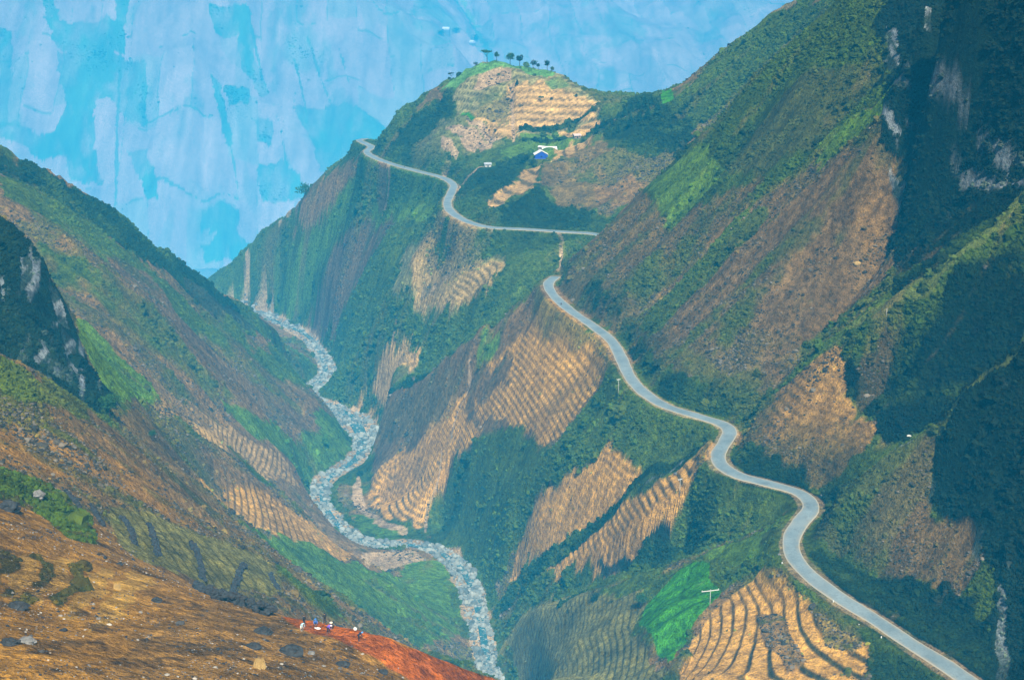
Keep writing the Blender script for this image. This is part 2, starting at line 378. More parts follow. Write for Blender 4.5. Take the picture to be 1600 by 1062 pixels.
# strip fields of the far wall: every strip its own tone
qx = np.floor((XX + WX * 0.8 + 0.12 * (YY - 5200)) / 135); qy = np.floor((YY + WY * 0.6 + _hash(qx, qx, 5) * 360) / 300)
tone = _hash(qx, qy, 9)
fm = sstep(1850, 2200, YY)
COL *= (1 + fm[..., None] * ((tone - 0.5) * 0.35)[..., None])
bx = (XX + WX * 0.8 + 0.12 * (YY - 5200)) / 135; bxf = np.abs(bx - np.floor(bx) - 0.5)
by = (YY + WY * 0.6 + _hash(qx, qx, 5) * 360) / 300; byf = np.abs(by - np.floor(by) - 0.5)
put(ALL, fm * ((bxf > 0.485) * (_hash(qx, qy, 12) > 0.45) + (byf > 0.490) * (_hash(qx, qy, 13) > 0.4) > 0) * 0.65, 'F')
put(ALL, fm * (tone > 0.80) * 0.4 * (XX < 300), 'F')
put(ALL, fm * sstep(0.12, 0.4, fbm(XX / 190, YY / 380, 6, 75, 0.62)) * 0.5, 'F')

def poly(kind, y0, y1, pts, soft=1.0, warp=1.0):
    P = []
    n = len(pts)
    for i in range(n):
        a, b = pts[i], pts[(i + 1) % n]; k = max(1, int(math.hypot(b[0] - a[0], b[1] - a[1]) / 45))
        P += [hit(a[0] + (b[0] - a[0]) * q / k, a[1] + (b[1] - a[1]) * q / k, y0, y1) for q in range(k)]
    P = np.array(P)
    pad = 0.02 * P[:, 1].max()
    ws = window(P[:, 0].min() - pad, P[:, 0].max() + pad, P[:, 1].min() - pad, P[:, 1].max() + pad)
    x = XX[ws] + WX[ws] * warp; y = YY[ws] + WY[ws] * warp
    if y0 >= 1750: x = XX[ws] + 0.10 * WX[ws] + 9 * FJ[ws]; y = YY[ws] + 0.10 * WY[ws] + 18 * FJ[ws]
    ins = np.zeros(x.shape, bool)
    for a, b in zip(P, np.roll(P, -1, axis=0)):
        if a[1] == b[1]: continue
        c = (a[1] > y) != (b[1] > y)
        ins ^= c & (x < (b[0] - a[0]) * (y - a[1]) / (b[1] - a[1]) + a[0])
    m = ins * soft
    if kind in 'TtbsgdGrmvDyqo' and min(max(p[0] for p in pts) - min(p[0] for p in pts), max(p[1] for p in pts) - min(p[1] for p in pts)) > 38 and ins.shape[0] > 30 and ins.shape[1] > 30:
        q = ins.astype(np.float32)                              # ragged edge: the cover thins out over a few metres
        for _ in range(2):
            for ax in (0, 1):
                c = np.cumsum(np.concatenate([np.zeros_like(q.take([0], ax)), q], ax), ax, dtype=np.float64); n_ = q.shape[ax]
                hi = np.minimum(np.arange(n_) + 6, n_); lo = np.maximum(np.arange(n_) - 5, 0)
                q = ((c.take(hi, ax) - c.take(lo, ax)) / 11.0).astype(np.float32)
        m = sstep(0.40, 0.60, q + 0.42 * n2[ws] + 0.34 * NE[ws]) * soft
    if y0 >= 4000: m = m * (0.55 + 0.45 * sstep(-0.4, 0.3, FJ2[ws]))
    put(ws, m, kind)

def streak(kind, pts, w, y0, y1, a=1.0):
    P = crom([hit(p[0], p[1], y0, y1) for p in pts], 6)
    D, _, _ = line_field(P, w * 3)
    put(ALL, (D + 0.5 * np.abs(WX) < w * (0.8 + 0.5 * n2)) * a, kind)

FA, FB = 4500, 9900
for p in ([(65, 0), (82, 0), (95, 55), (75, 55)], [(180, 0), (205, 0), (200, 60), (185, 70)], [(0, 70), (20, 75), (22, 150), (15, 235), (0, 235)],
          [(70, 55), (150, 55), (195, 60), (198, 100), (150, 108), (90, 100)],
          [(88, 105), (190, 105), (230, 120), (230, 212), (200, 213), (183, 180), (152, 180), (150, 260), (165, 310), (110, 300), (90, 225), (105, 200)],
          [(0, 228), (110, 228), (150, 290), (0, 250)], [(200, 255), (228, 252), (245, 300), (250, 350), (230, 345), (215, 300)],
          [(315, 342), (375, 335), (372, 372), (400, 392), (405, 425), (320, 425), (312, 392), (345, 386), (315, 362)],
          [(325, 25), (390, 20), (400, 60), (395, 130), (360, 110), (340, 60)], [(378, 60), (400, 90), (420, 150), (408, 160), (385, 120)],
          [(350, 145), (392, 148), (390, 180), (360, 182)], [(398, 195), (428, 190), (425, 230), (405, 225)],
          [(462, 165), (500, 160), (545, 170), (600, 195), (610, 215), (570, 240), (535, 262), (500, 270), (490, 225), (470, 190)],
          [(402, 265), (440, 252), (470, 285), (480, 320), (440, 312), (410, 325), (405, 290)], [(330, 130), (345, 140), (365, 240), (355, 245)]):
    poly('F', FA, FB, p)
for p in ([(232, 60), (320, 25), (325, 95), (232, 92)], [(335, 62), (372, 62), (380, 140), (352, 145)], [(150, 182), (182, 180), (185, 330), (160, 300)],
          [(232, 215), (340, 200), (370, 330), (310, 340), (250, 345)], [(425, 150), (455, 155), (495, 250), (470, 280), (440, 240)]):
    poly('f', FA, FB, p, 0.85)
for l, w in (([(190, 90), (185, 210), (183, 345)], 5), ([(395, 50), (410, 120), (432, 180), (448, 260)], 5), ([(480, 50), (500, 110), (520, 165)], 5),
             ([(345, 190), (360, 240), (372, 300)], 5), ([(232, 92), (300, 85), (325, 82)], 4), ([(232, 205), (290, 205), (335, 200)], 4), ([(705, -10), (735, 30), (768, 90)], 14), ([(560, 0), (620, 20), (680, 30)], 4),
             ([(245, 315), (310, 322), (372, 316)], 4), ([(120, 0), (128, 60)], 3), ([(525, 0), (528, 60), (545, 130)], 5), ([(460, 90), (475, 150), (480, 200)], 4)):
    streak('F', l, w * 1.8, FA, FB, 0.8)
streak('e', [(722, 5), (745, 35)], 26, FA, FB, 0.6)
for p in ([(1060, 20), (1140, 10), (1220, 0), (1180, 40), (1100, 60)], [(830, 60), (880, 70), (930, 110), (1000, 140), (950, 150), (880, 110)]):
    poly('F', FA, FB, p, 0.28)
# --- knoll and the hill under the far road
B0, B1 = 930, 1720
poly('g', B0, B1, [(575, 236), (610, 198), (700, 118), (725, 165), (745, 190), (790, 212), (770, 228), (700, 245), (655, 265), (600, 250)])
poly('d', B0, B1, [(600, 230), (660, 170), (705, 140), (720, 170), (660, 230), (640, 255), (605, 245)])
poly('b', B0, B1, [(640, 172), (705, 115), (700, 135), (665, 165), (640, 190)])
poly('q', B0, B1, [(708, 128), (745, 96), (790, 90), (850, 101), (900, 128), (946, 160), (940, 187), (880, 196), (803, 214), (750, 196), (722, 168)])
poly('q', B0, B1, [(690, 190), (722, 170), (745, 192), (800, 214), (775, 232), (700, 250), (655, 262), (640, 240)], 0.45)
for p in ([(728, 178), (785, 208), (772, 216), (730, 196)], [(700, 195), (770, 215), (772, 228), (735, 233), (705, 212)], [(690, 217), (722, 240), (715, 252), (690, 232)], [(688, 268), (700, 248), (708, 258), (697, 275)]):
    poly('p', B0, B1, p)
poly('t', B0, B1, [(803, 213), (780, 208), (760, 200), (745, 185), (722, 168), (745, 158), (785, 150), (798, 128), (850, 122), (880, 135), (905, 148), (940, 158), (946, 166), (935, 180), (880, 187), (830, 197)])
poly('v', B0, B1, [(725, 168), (742, 150), (770, 140), (795, 140), (799, 185), (770, 190)], 0.7)
poly('p', B0, B1, [(738, 140), (752, 112), (795, 105), (797, 124), (765, 132)])
poly('e', B0, B1, [(688, 132), (712, 110), (745, 93), (790, 86), (850, 99), (868, 112), (850, 116), (790, 104), (745, 113), (715, 135)])
poly('e', B0, B1, [(845, 122), (872, 115), (890, 130), (862, 135)], 0.7)
poly('C', B0, B1, [(722, 172), (735, 170), (745, 180), (735, 184)])
poly('t', B0, B1, [(845, 206), (905, 196), (935, 186), (944, 198), (905, 212), (862, 210)])
poly('G', B0, B1, [(812, 203), (870, 203), (930, 208), (905, 216), (820, 214)])
streak('d', [(815, 198), (860, 196), (900, 184), (938, 170)], 3.5, 1190, B1)
streak('d', [(812, 212), (870, 212), (925, 210)], 3.0, 1190, B1)
poly('G', B0, B1, [(780, 222), (830, 214), (905, 218), (885, 245), (850, 262), (815, 255), (790, 245)])
poly('d', B0, B1, [(705, 292), (740, 268), (830, 252), (815, 290), (780, 330), (740, 335), (712, 315)])
poly('t', B0, B1, [(825, 258), (842, 265), (842, 298), (812, 308), (785, 330), (758, 332), (775, 315), (795, 300), (815, 275)])
poly('t', B0, B1, [(855, 252), (895, 224), (925, 218), (905, 240), (880, 258), (862, 266)])
poly('s', B0, B1, [(870, 260), (935, 218), (1000, 240), (1010, 275), (965, 330), (900, 338), (850, 308), (848, 272)], 0.75)
poly('d', B0, B1, [(722, 328), (745, 337), (820, 316), (860, 315), (930, 345), (932, 360), (820, 353), (750, 350)])
poly('d', 900, B1, [(925, 205), (960, 190), (1000, 150), (1050, 152), (1090, 175), (1070, 240), (1000, 240), (940, 218)])
poly('C', 900, B1, [(1030, 152), (1052, 145), (1062, 160), (1038, 164)])
poly('g', 900, B1, [(1060, 150), (1250, 5), (1290, 5), (1190, 110), (1090, 190)])
streak('p', [(960, 190), (1040, 150), (1100, 110), (1180, 55), (1250, 2)], 3.0, 1000, B1)
poly('s', B0, B1, [(470, 306), (560, 245), (600, 262), (540, 305), (500, 335), (430, 400), (400, 440), (380, 457), (348, 432), (390, 395), (430, 345)])
poly('G', B0, B1, [(500, 320), (555, 275), (600, 265), (690, 285), (700, 312), (640, 345), (600, 352), (560, 345), (520, 360)])
poly('b', B0, B1, [(530, 380), (620, 335), (612, 400), (560, 450), (500, 490), (455, 512), (430, 500), (440, 480), (500, 430)])
poly('G', B0, B1, [(495, 345), (560, 345), (590, 352), (520, 390), (450, 462), (400, 480), (395, 462), (440, 425)])
poly('g', B0, B1, [(615, 350), (650, 345), (620, 420), (560, 480), (530, 560), (512, 540), (545, 470)])
poly('b', B0, B1, [(600, 262), (610, 262), (612, 315), (596, 320), (588, 290)])
poly('t', B0, B1, [(648, 390), (700, 352), (750, 362), (750, 388), (722, 402), (790, 405), (790, 440), (760, 455), (745, 485), (700, 492), (660, 475), (625, 462), (640, 420)])
poly('q', B0, B1, [(632, 388), (700, 346), (765, 362), (800, 400), (802, 448), (768, 472), (745, 498), (700, 502), (650, 484), (612, 468), (628, 420)], 0.75)
poly('t', B0, B1, [(648, 390), (700, 352), (750, 362), (750, 388), (722, 402), (790, 405), (790, 440), (760, 455), (745, 485), (700, 492), (660, 475), (625, 462), (640, 420)], 0.6)
poly('g', B0, B1, [(670, 372), (712, 365), (703, 405), (682, 400)])
poly('g', B0, B1, [(755, 365), (925, 368), (860, 420), (850, 445), (780, 470), (795, 405), (755, 395)])
poly('g', B0, B1, [(520, 520), (570, 480), (620, 480), (700, 495), (760, 480), (720, 520), (640, 590), (600, 560), (560, 560), (530, 600), (515, 570)])
poly('t', B0, B1, [(572, 542), (620, 520), (668, 540), (650, 570), (600, 602), (545, 628), (543, 592), (560, 570)])
poly('p', B0, B1, [(445, 505), (515, 517), (514, 530), (452, 518)])
# --- spur with the wide terraces
A0, A1 = 520, 1080
poly('b', A0, A1, [(855, 448), (740, 522), (640, 592), (562, 636), (585, 690), (575, 740), (600, 810), (660, 830), (720, 700), (870, 690), (950, 560)])
poly('s', A0, A1, [(775, 500), (830, 478), (855, 470), (862, 495), (800, 545)])
poly('G', A0, A1, [(745, 522), (778, 500), (790, 538), (765, 570), (740, 578)])
poly('T', A0, A1, [(860, 474), (945, 540), (957, 580), (920, 622), (880, 680), (850, 692), (780, 662), (745, 642), (737, 612), (790, 545), (830, 510)])
poly('b', A0, A1, [(736, 602), (792, 560), (800, 568), (806, 592), (745, 632)])
poly('m', A0, A1, [(945, 555), (950, 590), (880, 640), (840, 650), (905, 590)], 0.25)
poly('T', A0, A1, [(715, 602), (742, 655), (775, 690), (730, 702), (690, 760), (662, 826), (600, 812), (575, 770), (582, 730), (640, 700), (685, 655)])
poly('m', A0, A1, [(640, 600), (700, 560), (735, 590), (700, 650), (640, 690), (590, 690), (590, 650)], 0.55)
poly('g', A0, A1, [(957, 592), (1040, 642), (1100, 662), (1116, 690), (1040, 726), (960, 716), (900, 746), (830, 792), (800, 852), (790, 900), (745, 885), (668, 832), (700, 745), (722, 700), (780, 672), (870, 700), (912, 640)])
poly('g', A0, A1, [(740, 760), (860, 700), (940, 690), (900, 735), (800, 800), (720, 830), (690, 820)], 0.8)
poly('T', A0, A1, [(925, 722), (1012, 735), (985, 775), (935, 800), (880, 868), (812, 890), (795, 852), (830, 800), (880, 752)])
poly('T', 480, 700, [(1113, 694), (1120, 722), (1090, 765), (1050, 830), (1000, 870), (930, 888), (870, 904), (822, 922), (850, 882), (960, 802), (1060, 727)])
poly('g', 440, 640, [(1128, 738), (1245, 776), (1238, 796), (1180, 828), (1090, 855), (1038, 872), (1060, 812), (1102, 762)])
poly('x', 480, 640, [(1000, 850), (1050, 832), (1045, 870), (990, 890), (930, 900), (930, 888)])
poly('p', 560, 700, [(752, 890), (785, 885), (782, 905), (755, 912)])
poly('g', 300, 620, [(1250, 797), (1238, 835), (1225, 870), (1160, 895), (1115, 930), (1085, 990), (1045, 1035), (1000, 1000), (1005, 925), (1060, 880), (1160, 842)])
poly('G', 300, 620, [(1250, 800), (1230, 840), (1180, 880), (1110, 880), (1060, 890), (1090, 868), (1170, 842)])
poly('v', 300, 620, [(1225, 818), (1245, 812), (1228, 850), (1195, 862), (1190, 845)], 0.8)
poly('r', 300, 620, [(778, 965), (880, 938), (1000, 922), (1008, 945), (988, 990), (1010, 1032), (1060, 1080), (790, 1080), (775, 1010)])
poly('C', 300, 620, [(1062, 888), (1108, 882), (1122, 925), (1100, 962), (1078, 985), (1055, 1036), (1012, 1012), (998, 985), (1005, 950)])
poly('T', 300, 480, [(1190, 890), (1228, 930), (1310, 982), (1362, 1012), (1330, 1090), (1060, 1090), (1078, 1000), (1130, 942)])
poly('d', 300, 480, [(1215, 872), (1240, 895), (1400, 1003), (1530, 1090), (1360, 1090), (1362, 1012), (1300, 968), (1240, 935)])
poly('m', 300, 480, [(1260, 940), (1330, 970), (1350, 1020), (1290, 1010)], 0.7)
poly('x', 300, 480, [(1180, 960), (1215, 960), (1260, 1040), (1230, 1060), (1190, 1000)], 0.6)
# --- mountain on the right, part of its shade put into darker cover colours
poly('g', 600, 1000, [(1300, 0), (1420, -10), (1400, 150), (1290, 232), (1200, 320), (1100, 400), (1060, 380), (980, 330), (1080, 232), (1180, 140)])
poly('s', 600, 900, [(1000, 295), (1040, 335), (1100, 325), (1190, 282), (1180, 335), (1090, 425), (1000, 492), (950, 515), (880, 422), (890, 402), (960, 345)])
poly('G', 600, 900, [(1010, 300), (1090, 232), (1130, 262), (1070, 340), (1040, 345)], 0.8)
poly('m', 600, 900, [(1250, 130), (1380, 100), (1370, 150), (1290, 225), (1180, 290), (1110, 270)], 0.6)
poly('b', 540, 800, [(1185, 330), (1270, 265), (1400, 232), (1425, 340), (1330, 472), (1255, 560), (1165, 642), (1100, 612), (1020, 562), (1000, 512), (1090, 440)])
poly('G', 540, 800, [(1268, 266), (1330, 207), (1400, 150), (1398, 195), (1335, 235), (1275, 269)])
poly('g', 540, 800, [(1000, 500), (1090, 432), (1180, 342), (1200, 345), (1110, 450), (1015, 530)], 0.9)
poly('d', 600, 1150, [(1200, 40), (1260, -10), (1420, -10), (1402, 240), (1270, 262), (1180, 335), (1060, 430), (960, 500), (900, 430), (985, 320), (1100, 215), (1190, 120)], 0.4)
poly('x', 540, 800, [(1185, 330), (1270, 265), (1400, 232), (1425, 340), (1350, 440), (1250, 540), (1165, 600), (1090, 560), (1060, 500), (1110, 430)], 0.2)
poly('G', 600, 900, [(1010, 300), (1090, 232), (1130, 262), (1070, 340), (1040, 345)], 0.6)
poly('G', 540, 800, [(1268, 266), (1330, 207), (1400, 150), (1398, 195), (1335, 235), (1275, 269)], 0.7)
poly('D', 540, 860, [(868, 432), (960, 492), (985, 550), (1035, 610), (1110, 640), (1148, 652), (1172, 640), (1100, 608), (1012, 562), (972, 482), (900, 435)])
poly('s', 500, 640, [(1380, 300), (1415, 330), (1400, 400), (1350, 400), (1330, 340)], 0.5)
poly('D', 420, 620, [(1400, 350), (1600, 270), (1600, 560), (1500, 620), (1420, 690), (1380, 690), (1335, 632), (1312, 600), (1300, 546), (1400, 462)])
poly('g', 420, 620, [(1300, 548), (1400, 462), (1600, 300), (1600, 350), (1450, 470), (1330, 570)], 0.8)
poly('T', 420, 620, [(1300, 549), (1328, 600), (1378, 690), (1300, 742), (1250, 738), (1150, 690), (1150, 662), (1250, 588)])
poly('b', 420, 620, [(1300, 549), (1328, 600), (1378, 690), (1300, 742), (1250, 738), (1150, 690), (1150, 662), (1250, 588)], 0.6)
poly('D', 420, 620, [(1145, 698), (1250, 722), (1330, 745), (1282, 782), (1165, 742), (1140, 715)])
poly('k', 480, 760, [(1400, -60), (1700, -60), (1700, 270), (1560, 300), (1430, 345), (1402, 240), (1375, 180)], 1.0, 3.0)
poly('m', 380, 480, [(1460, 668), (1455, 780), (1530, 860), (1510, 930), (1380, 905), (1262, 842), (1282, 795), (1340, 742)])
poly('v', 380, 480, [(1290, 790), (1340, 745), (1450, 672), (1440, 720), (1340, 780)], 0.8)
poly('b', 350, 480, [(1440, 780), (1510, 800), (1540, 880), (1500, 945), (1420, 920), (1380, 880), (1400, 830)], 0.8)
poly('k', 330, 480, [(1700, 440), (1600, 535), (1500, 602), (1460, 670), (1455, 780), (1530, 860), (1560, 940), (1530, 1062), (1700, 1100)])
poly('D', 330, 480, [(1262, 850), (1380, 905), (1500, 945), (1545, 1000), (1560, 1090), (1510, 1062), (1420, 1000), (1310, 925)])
# --- left hillside
poly('d', 700, 1250, [(-60, 225), (0, 240), (60, 262), (200, 350), (400, 490), (398, 515), (340, 505), (280, 450), (180, 385), (100, 330), (0, 268), (-60, 250)])
poly('g', 700, 1250, [(0, 268), (60, 290), (150, 360), (260, 450), (330, 510), (300, 510), (220, 430), (120, 372), (0, 320)])
poly('g', 700, 1250, [(398, 492), (440, 530), (492, 602), (480, 612), (430, 592), (340, 510)])
poly('x', 700, 1250, [(290, 445), (395, 500), (398, 520), (340, 505), (300, 470)], 0.5)
poly('s', 700, 1250, [(375, 532), (440, 522), (448, 555), (400, 562)])
poly('b', 500, 1180, [(120, 382), (220, 420), (300, 510), (400, 590), (470, 640), (520, 665), (480, 680), (420, 645), (330, 590), (250, 522), (150, 432)])
poly('g', 500, 1180, [(150, 400), (240, 490), (340, 600), (300, 600), (200, 520), (130, 450)], 0.5)
poly('G', 500, 1100, [(330, 612), (400, 642), (470, 682), (540, 652), (555, 700), (505, 735), (455, 722), (385, 672)])
poly('s', 380, 850, [(150, 655), (240, 650), (330, 700), (400, 762), (470, 800), (440, 860), (340, 810), (230, 745), (140, 705)], 0.8)
poly('t', 480, 1000, [(172, 542), (262, 612), (380, 682), (452, 722), (470, 762), (400, 742), (300, 682), (222, 640)], 0.9)
poly('b', 480, 1000, [(172, 542), (262, 612), (330, 655), (300, 682), (222, 640)], 0.6)
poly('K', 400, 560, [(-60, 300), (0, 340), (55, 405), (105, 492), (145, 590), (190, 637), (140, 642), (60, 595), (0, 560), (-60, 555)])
poly('G', 430, 640, [(112, 495), (180, 550), (240, 615), (215, 642), (185, 632), (148, 590)])
poly('g', 300, 480, [(-20, 565), (60, 600), (140, 645), (200, 660), (130, 660), (60, 640), (0, 620)], 0.8)
poly('s', 262, 520, [(-20, 640), (60, 650), (150, 700), (240, 750), (330, 800), (440, 880), (430, 925), (330, 870), (220, 800), (100, 745), (-20, 720)], 0.7)
poly('y', 262, 480, [(-20, 660), (120, 690), (260, 760), (330, 850), (220, 800), (150, 760), (60, 740), (-20, 720)], 0.75)
poly('T', 400, 850, [(300, 760), (400, 770), (480, 820), (540, 855), (582, 888), (540, 882), (440, 852), (360, 800)], 0.8)
poly('x', 300, 620, [(230, 680), (300, 690), (340, 740), (290, 740)], 0.5)
poly('G', 480, 760, [(380, 832), (470, 852), (560, 892), (640, 872), (690, 872), (728, 930), (722, 985), (640, 1012), (560, 990), (470, 970), (400, 940)])
poly('g', 480, 760, [(400, 870), (500, 930), (600, 965), (700, 975), (640, 1015), (560, 990), (450, 965)], 0.8)
poly('p', 560, 900, [(560, 862), (640, 857), (662, 875), (600, 892), (568, 888)])
poly('p', 700, 950, [(553, 745), (560, 740), (578, 800), (640, 828), (640, 838), (575, 818), (548, 780)])
poly('G', 640, 950, [(545, 790), (570, 812), (640, 836), (600, 848), (560, 835)])
poly('G', 800, 1100, [(500, 640), (560, 665), (552, 700), (510, 730), (490, 700)])
poly('r', 240, 360, [(165, 785), (300, 830), (440, 880), (435, 930), (330, 912), (190, 868)])
poly('g', 190, 300, [(-20, 725), (60, 745), (140, 815), (155, 852), (110, 845), (50, 785), (-20, 775)])
# --- foreground
poly('y', 100, 260, [(-20, 860), (330, 925), (470, 962), (560, 985), (480, 1090), (-20, 1090)])
poly('o', 130, 200, [(425, 957), (470, 964), (560, 983), (640, 1009), (800, 1066), (800, 1100), (690, 1090), (610, 1045), (550, 1010), (480, 985)], 1.0, 0.3)
poly('b', 100, 200, [(200, 1000), (360, 930), (470, 985), (520, 1030), (560, 1090), (150, 1090)], 0.45)
for p in ([(-10, 870), (30, 870), (10, 930), (-10, 935)], [(62, 872), (95, 872), (60, 930), (20, 960), (40, 920)], [(118, 880), (150, 890), (130, 935), (80, 960), (105, 915)]):
    poly('d', 100, 260, p, 0.8, 3.0)
# gullies between the spurs, pale rock faces in the crags
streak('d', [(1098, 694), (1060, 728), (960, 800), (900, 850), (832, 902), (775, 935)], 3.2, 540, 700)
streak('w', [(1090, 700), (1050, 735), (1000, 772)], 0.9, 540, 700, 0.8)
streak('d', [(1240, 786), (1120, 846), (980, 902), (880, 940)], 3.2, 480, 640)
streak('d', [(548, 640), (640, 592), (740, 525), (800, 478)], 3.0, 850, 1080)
streak('w', [(1480, 668), (1420, 695), (1340, 742)], 0.7, 440, 500, 0.7)
streak('w', [(1250, 575), (1310, 512), (1400, 385)], 0.8, 560, 620, 0.5)
streak('v', [(1300, 546), (1400, 462), (1500, 385), (1600, 300)], 4.0, 500, 560, 0.8)
streak('G', [(1290, 238), (1340, 205), (1390, 160)], 6.0, 650, 720, 0.8)
streak('v', [(1350, 736), (1460, 666), (1510, 602), (1600, 536)], 2.5, 400, 470, 0.8)
for yy0, yy1, p in ((400, 560, [(28, 420), (50, 430), (52, 478), (34, 478)]), (400, 560, [(78, 468), (92, 475), (104, 500), (112, 530), (96, 518)]), (400, 560, [(104, 535), (125, 560), (124, 605), (104, 580)]),
                    (400, 560, [(45, 550), (80, 560), (78, 575), (48, 565)]), (400, 560, [(0, 440), (12, 450), (8, 490), (0, 485)]), (480, 760, [(1385, 55), (1402, 60), (1398, 135), (1384, 130)]),
                    (480, 760, [(1376, 178), (1388, 185), (1410, 236), (1400, 240), (1380, 205)]), (480, 760, [(1550, 232), (1572, 255), (1580, 282), (1556, 272)]), (480, 760, [(1440, 50), (1455, 60), (1456, 85), (1442, 80)]),
                    (480, 760, [(1530, 180), (1540, 190), (1538, 225), (1528, 215)]), (480, 760, [(1390, 275), (1418, 285), (1410, 320), (1392, 318)]), (330, 480, [(1455, 760), (1462, 762), (1460, 792), (1450, 788)]), (330, 480, [(1520, 840), (1535, 850), (1530, 890), (1518, 880)]),
                    (330, 480, [(1560, 920), (1575, 930), (1576, 1062), (1556, 1062)])):
    poly('w', yy0, yy1, p, 0.9, 0.8)
for p in ([(28, 874), (62, 870), (47, 915), (10, 934)], [(94, 870), (119, 878), (102, 915), (60, 948), (58, 930)], [(150, 888), (178, 884), (168, 930), (112, 978), (95, 965), (130, 935)], [(205, 890), (240, 905), (200, 960), (140, 1000), (165, 950)]):
    poly('j', 100, 260, p, 0.85, 2.0)
# paths and the loose edge of the road
def path(pts, w, y0, y1, kind='p', a=0.9):
    P = crom([hit(p[0], p[1], y0, y1) for p in pts], 3)
    D, _, _ = line_field(P, w * 4)
    put(ALL, (D < w * (0.9 + 0.5 * n2)) * a, kind); VEG[D < w * 2] = 0
path([(704, 300), (716, 292), (728, 280), (745, 268), (762, 262)], 2.4, 1000, 1300)
path([(800, 128), (801, 170), (803, 212)], 1.6, 1190, 1340)
path([(870, 366), (880, 380), (877, 400), (872, 424)], 1.2, 840, 1000)
path([(385, 396), (388, 420), (380, 445), (374, 460)], 2.6, 1380, 1700)
path([(733, 560), (732, 600), (712, 650), (705, 690)], 1.0, 640, 1000)
path([(690, 700), (687, 740), (668, 800), (665, 830)], 0.8, 640, 1000)
path([(762, 362), (764, 385), (740, 400), (700, 432), (660, 462)], 1.6, 960, 1300)
path([(606, 262), (608, 300), (600, 330)], 1.6, 1100, 1400)
path([(465, 306), (440, 330), (430, 345)], 2.0, 1380, 1600)
# shoulders of the road: pale dust, then nothing growing on the tarmac
dAB = np.minimum(dA, dB)
put(ALL, (dAB < 4.4 + 1.4 * n2) * 0.55, 'p'); VEG[dAB < 6.0] = 0
_rd = np.array(sorted([tuple(p[:2]) for p in list(roadA) + list(roadB)], key=lambda p: p[1]))
uph = (XX > np.interp(YY, _rd[:, 1], _rd[:, 0])) | (YY > 900)
put(ALL, sstep(5, 7, dAB) * (1 - sstep(12, 26, dAB + 6 * n2)) * 0.6 * (dAB < 45) * uph, 'd')
put(ALL, sstep(4.5, 6, dAB) * (1 - sstep(7, 11, dAB + 4 * n2)) * 0.6 * (dAB < 45) * (~uph), 'g')
# river bed
inr = dR - halfw + 2.5 * n2
put(ALL, (inr < 2.0) * 1.0, 'p'); VEG[inr < 1] = 0
RIV = (inr < 1.5)
bank = (inr >= 1.5) & (inr < 7); put(ALL, bank * sstep(0.0, 0.25, n1 + n2), 'g')

near_ = (YY < 1850)
# ------------------------------------------------------------------ terraces cut into the slopes along the contours
hb = np.where(YY > 1150, 5.2, np.where(YY > 930, 3.6, np.where(YY > 520, 3.1, 2.0))).astype(np.float32)
hb = np.where(np.abs(TER - 0.7) < 0.02, 2.1, hb)
TS = TER.copy()
for k in range(5):
    q = np.pad(TS, 1, mode='edge'); TS = 0.2 * (TS + q[:-2, 1:-1] + q[2:, 1:-1] + q[1:-1, :-2] + q[1:-1, 2:])
ZZ = ZZ - 0.85 * np.clip(TS, 0, 1) * N * (1 - (1 - sstep(3.6 + 0.8, 3.6 + 9.0, np.minimum(dA, dB)))) * (1 - wr)
zw = ZSM + 0.9 * fbm(XX / 45, YY / 45, 3, 81) + 0.25 * fbm(XX / 10, YY / 10, 2, 82) * 0.8
ph = zw / hb - np.floor(zw / hb)
tmask = TER * (0.75 + 0.25 * sstep(-0.35, 0.1, fbm(XX / 30, YY / 30, 3, 83)))
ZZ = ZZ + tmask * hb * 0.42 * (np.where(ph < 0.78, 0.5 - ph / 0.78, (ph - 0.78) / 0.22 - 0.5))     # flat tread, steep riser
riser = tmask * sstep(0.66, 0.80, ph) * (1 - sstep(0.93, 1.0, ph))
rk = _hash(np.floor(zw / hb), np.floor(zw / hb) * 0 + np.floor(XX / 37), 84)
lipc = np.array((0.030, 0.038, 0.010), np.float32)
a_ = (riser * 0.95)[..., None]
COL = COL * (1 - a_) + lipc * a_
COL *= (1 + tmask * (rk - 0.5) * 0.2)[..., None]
COL *= (1 + fm * (0.42 * fbm(XX / 70, YY / 110, 5, 78, 0.7) + 0.26 * fbm(XX / 22, YY / 200, 3, 79)))[..., None]
VEG = np.where(fm > 0.5, VEG * sstep(0.0, 0.5, fbm(XX / 160, YY / 160, 3, 80)) * 2.5, VEG)
gl = fm * sstep(1.3, 2.0, ST1 + 0.25 * ST2) * 0.3  # thin gully lines on the far wall, relief shading put into the colour
COL = COL * (1 - gl[..., None]) + np.array(KIND['F'][0], np.float32) * 0.7 * gl[..., None]
crop = (COL[..., 1] > 0.2) * (COL[..., 0] < 0.03) * near_
COL = COL * (1 - (crop * sstep(0.1, 0.5, fbm(XX / 5, YY / 9, 4, 88)) * 0.45)[..., None]) + (crop * sstep(0.1, 0.5, fbm(XX / 5, YY / 9, 4, 88)) * 0.45)[..., None] * np.array((0.10, 0.12, 0.02), np.float32)
crw = np.abs((XX * 0.8 - YY * 0.35) / 1.4 % 1.0 - 0.5) * 2
COL *= (1 - crop * 0.35 * sstep(0.5, 0.9, crw))[..., None]
wk = (np.abs(ROK - 0.5) < 0.12) * sstep(-0.12, 0.14, fbm(XX / 2.2, ZZ / 4.5, 4, 89)) * 0.9
COL = COL * (1 - wk[..., None]) + np.array((0.012, 0.026, 0.012), np.float32) * wk[..., None]
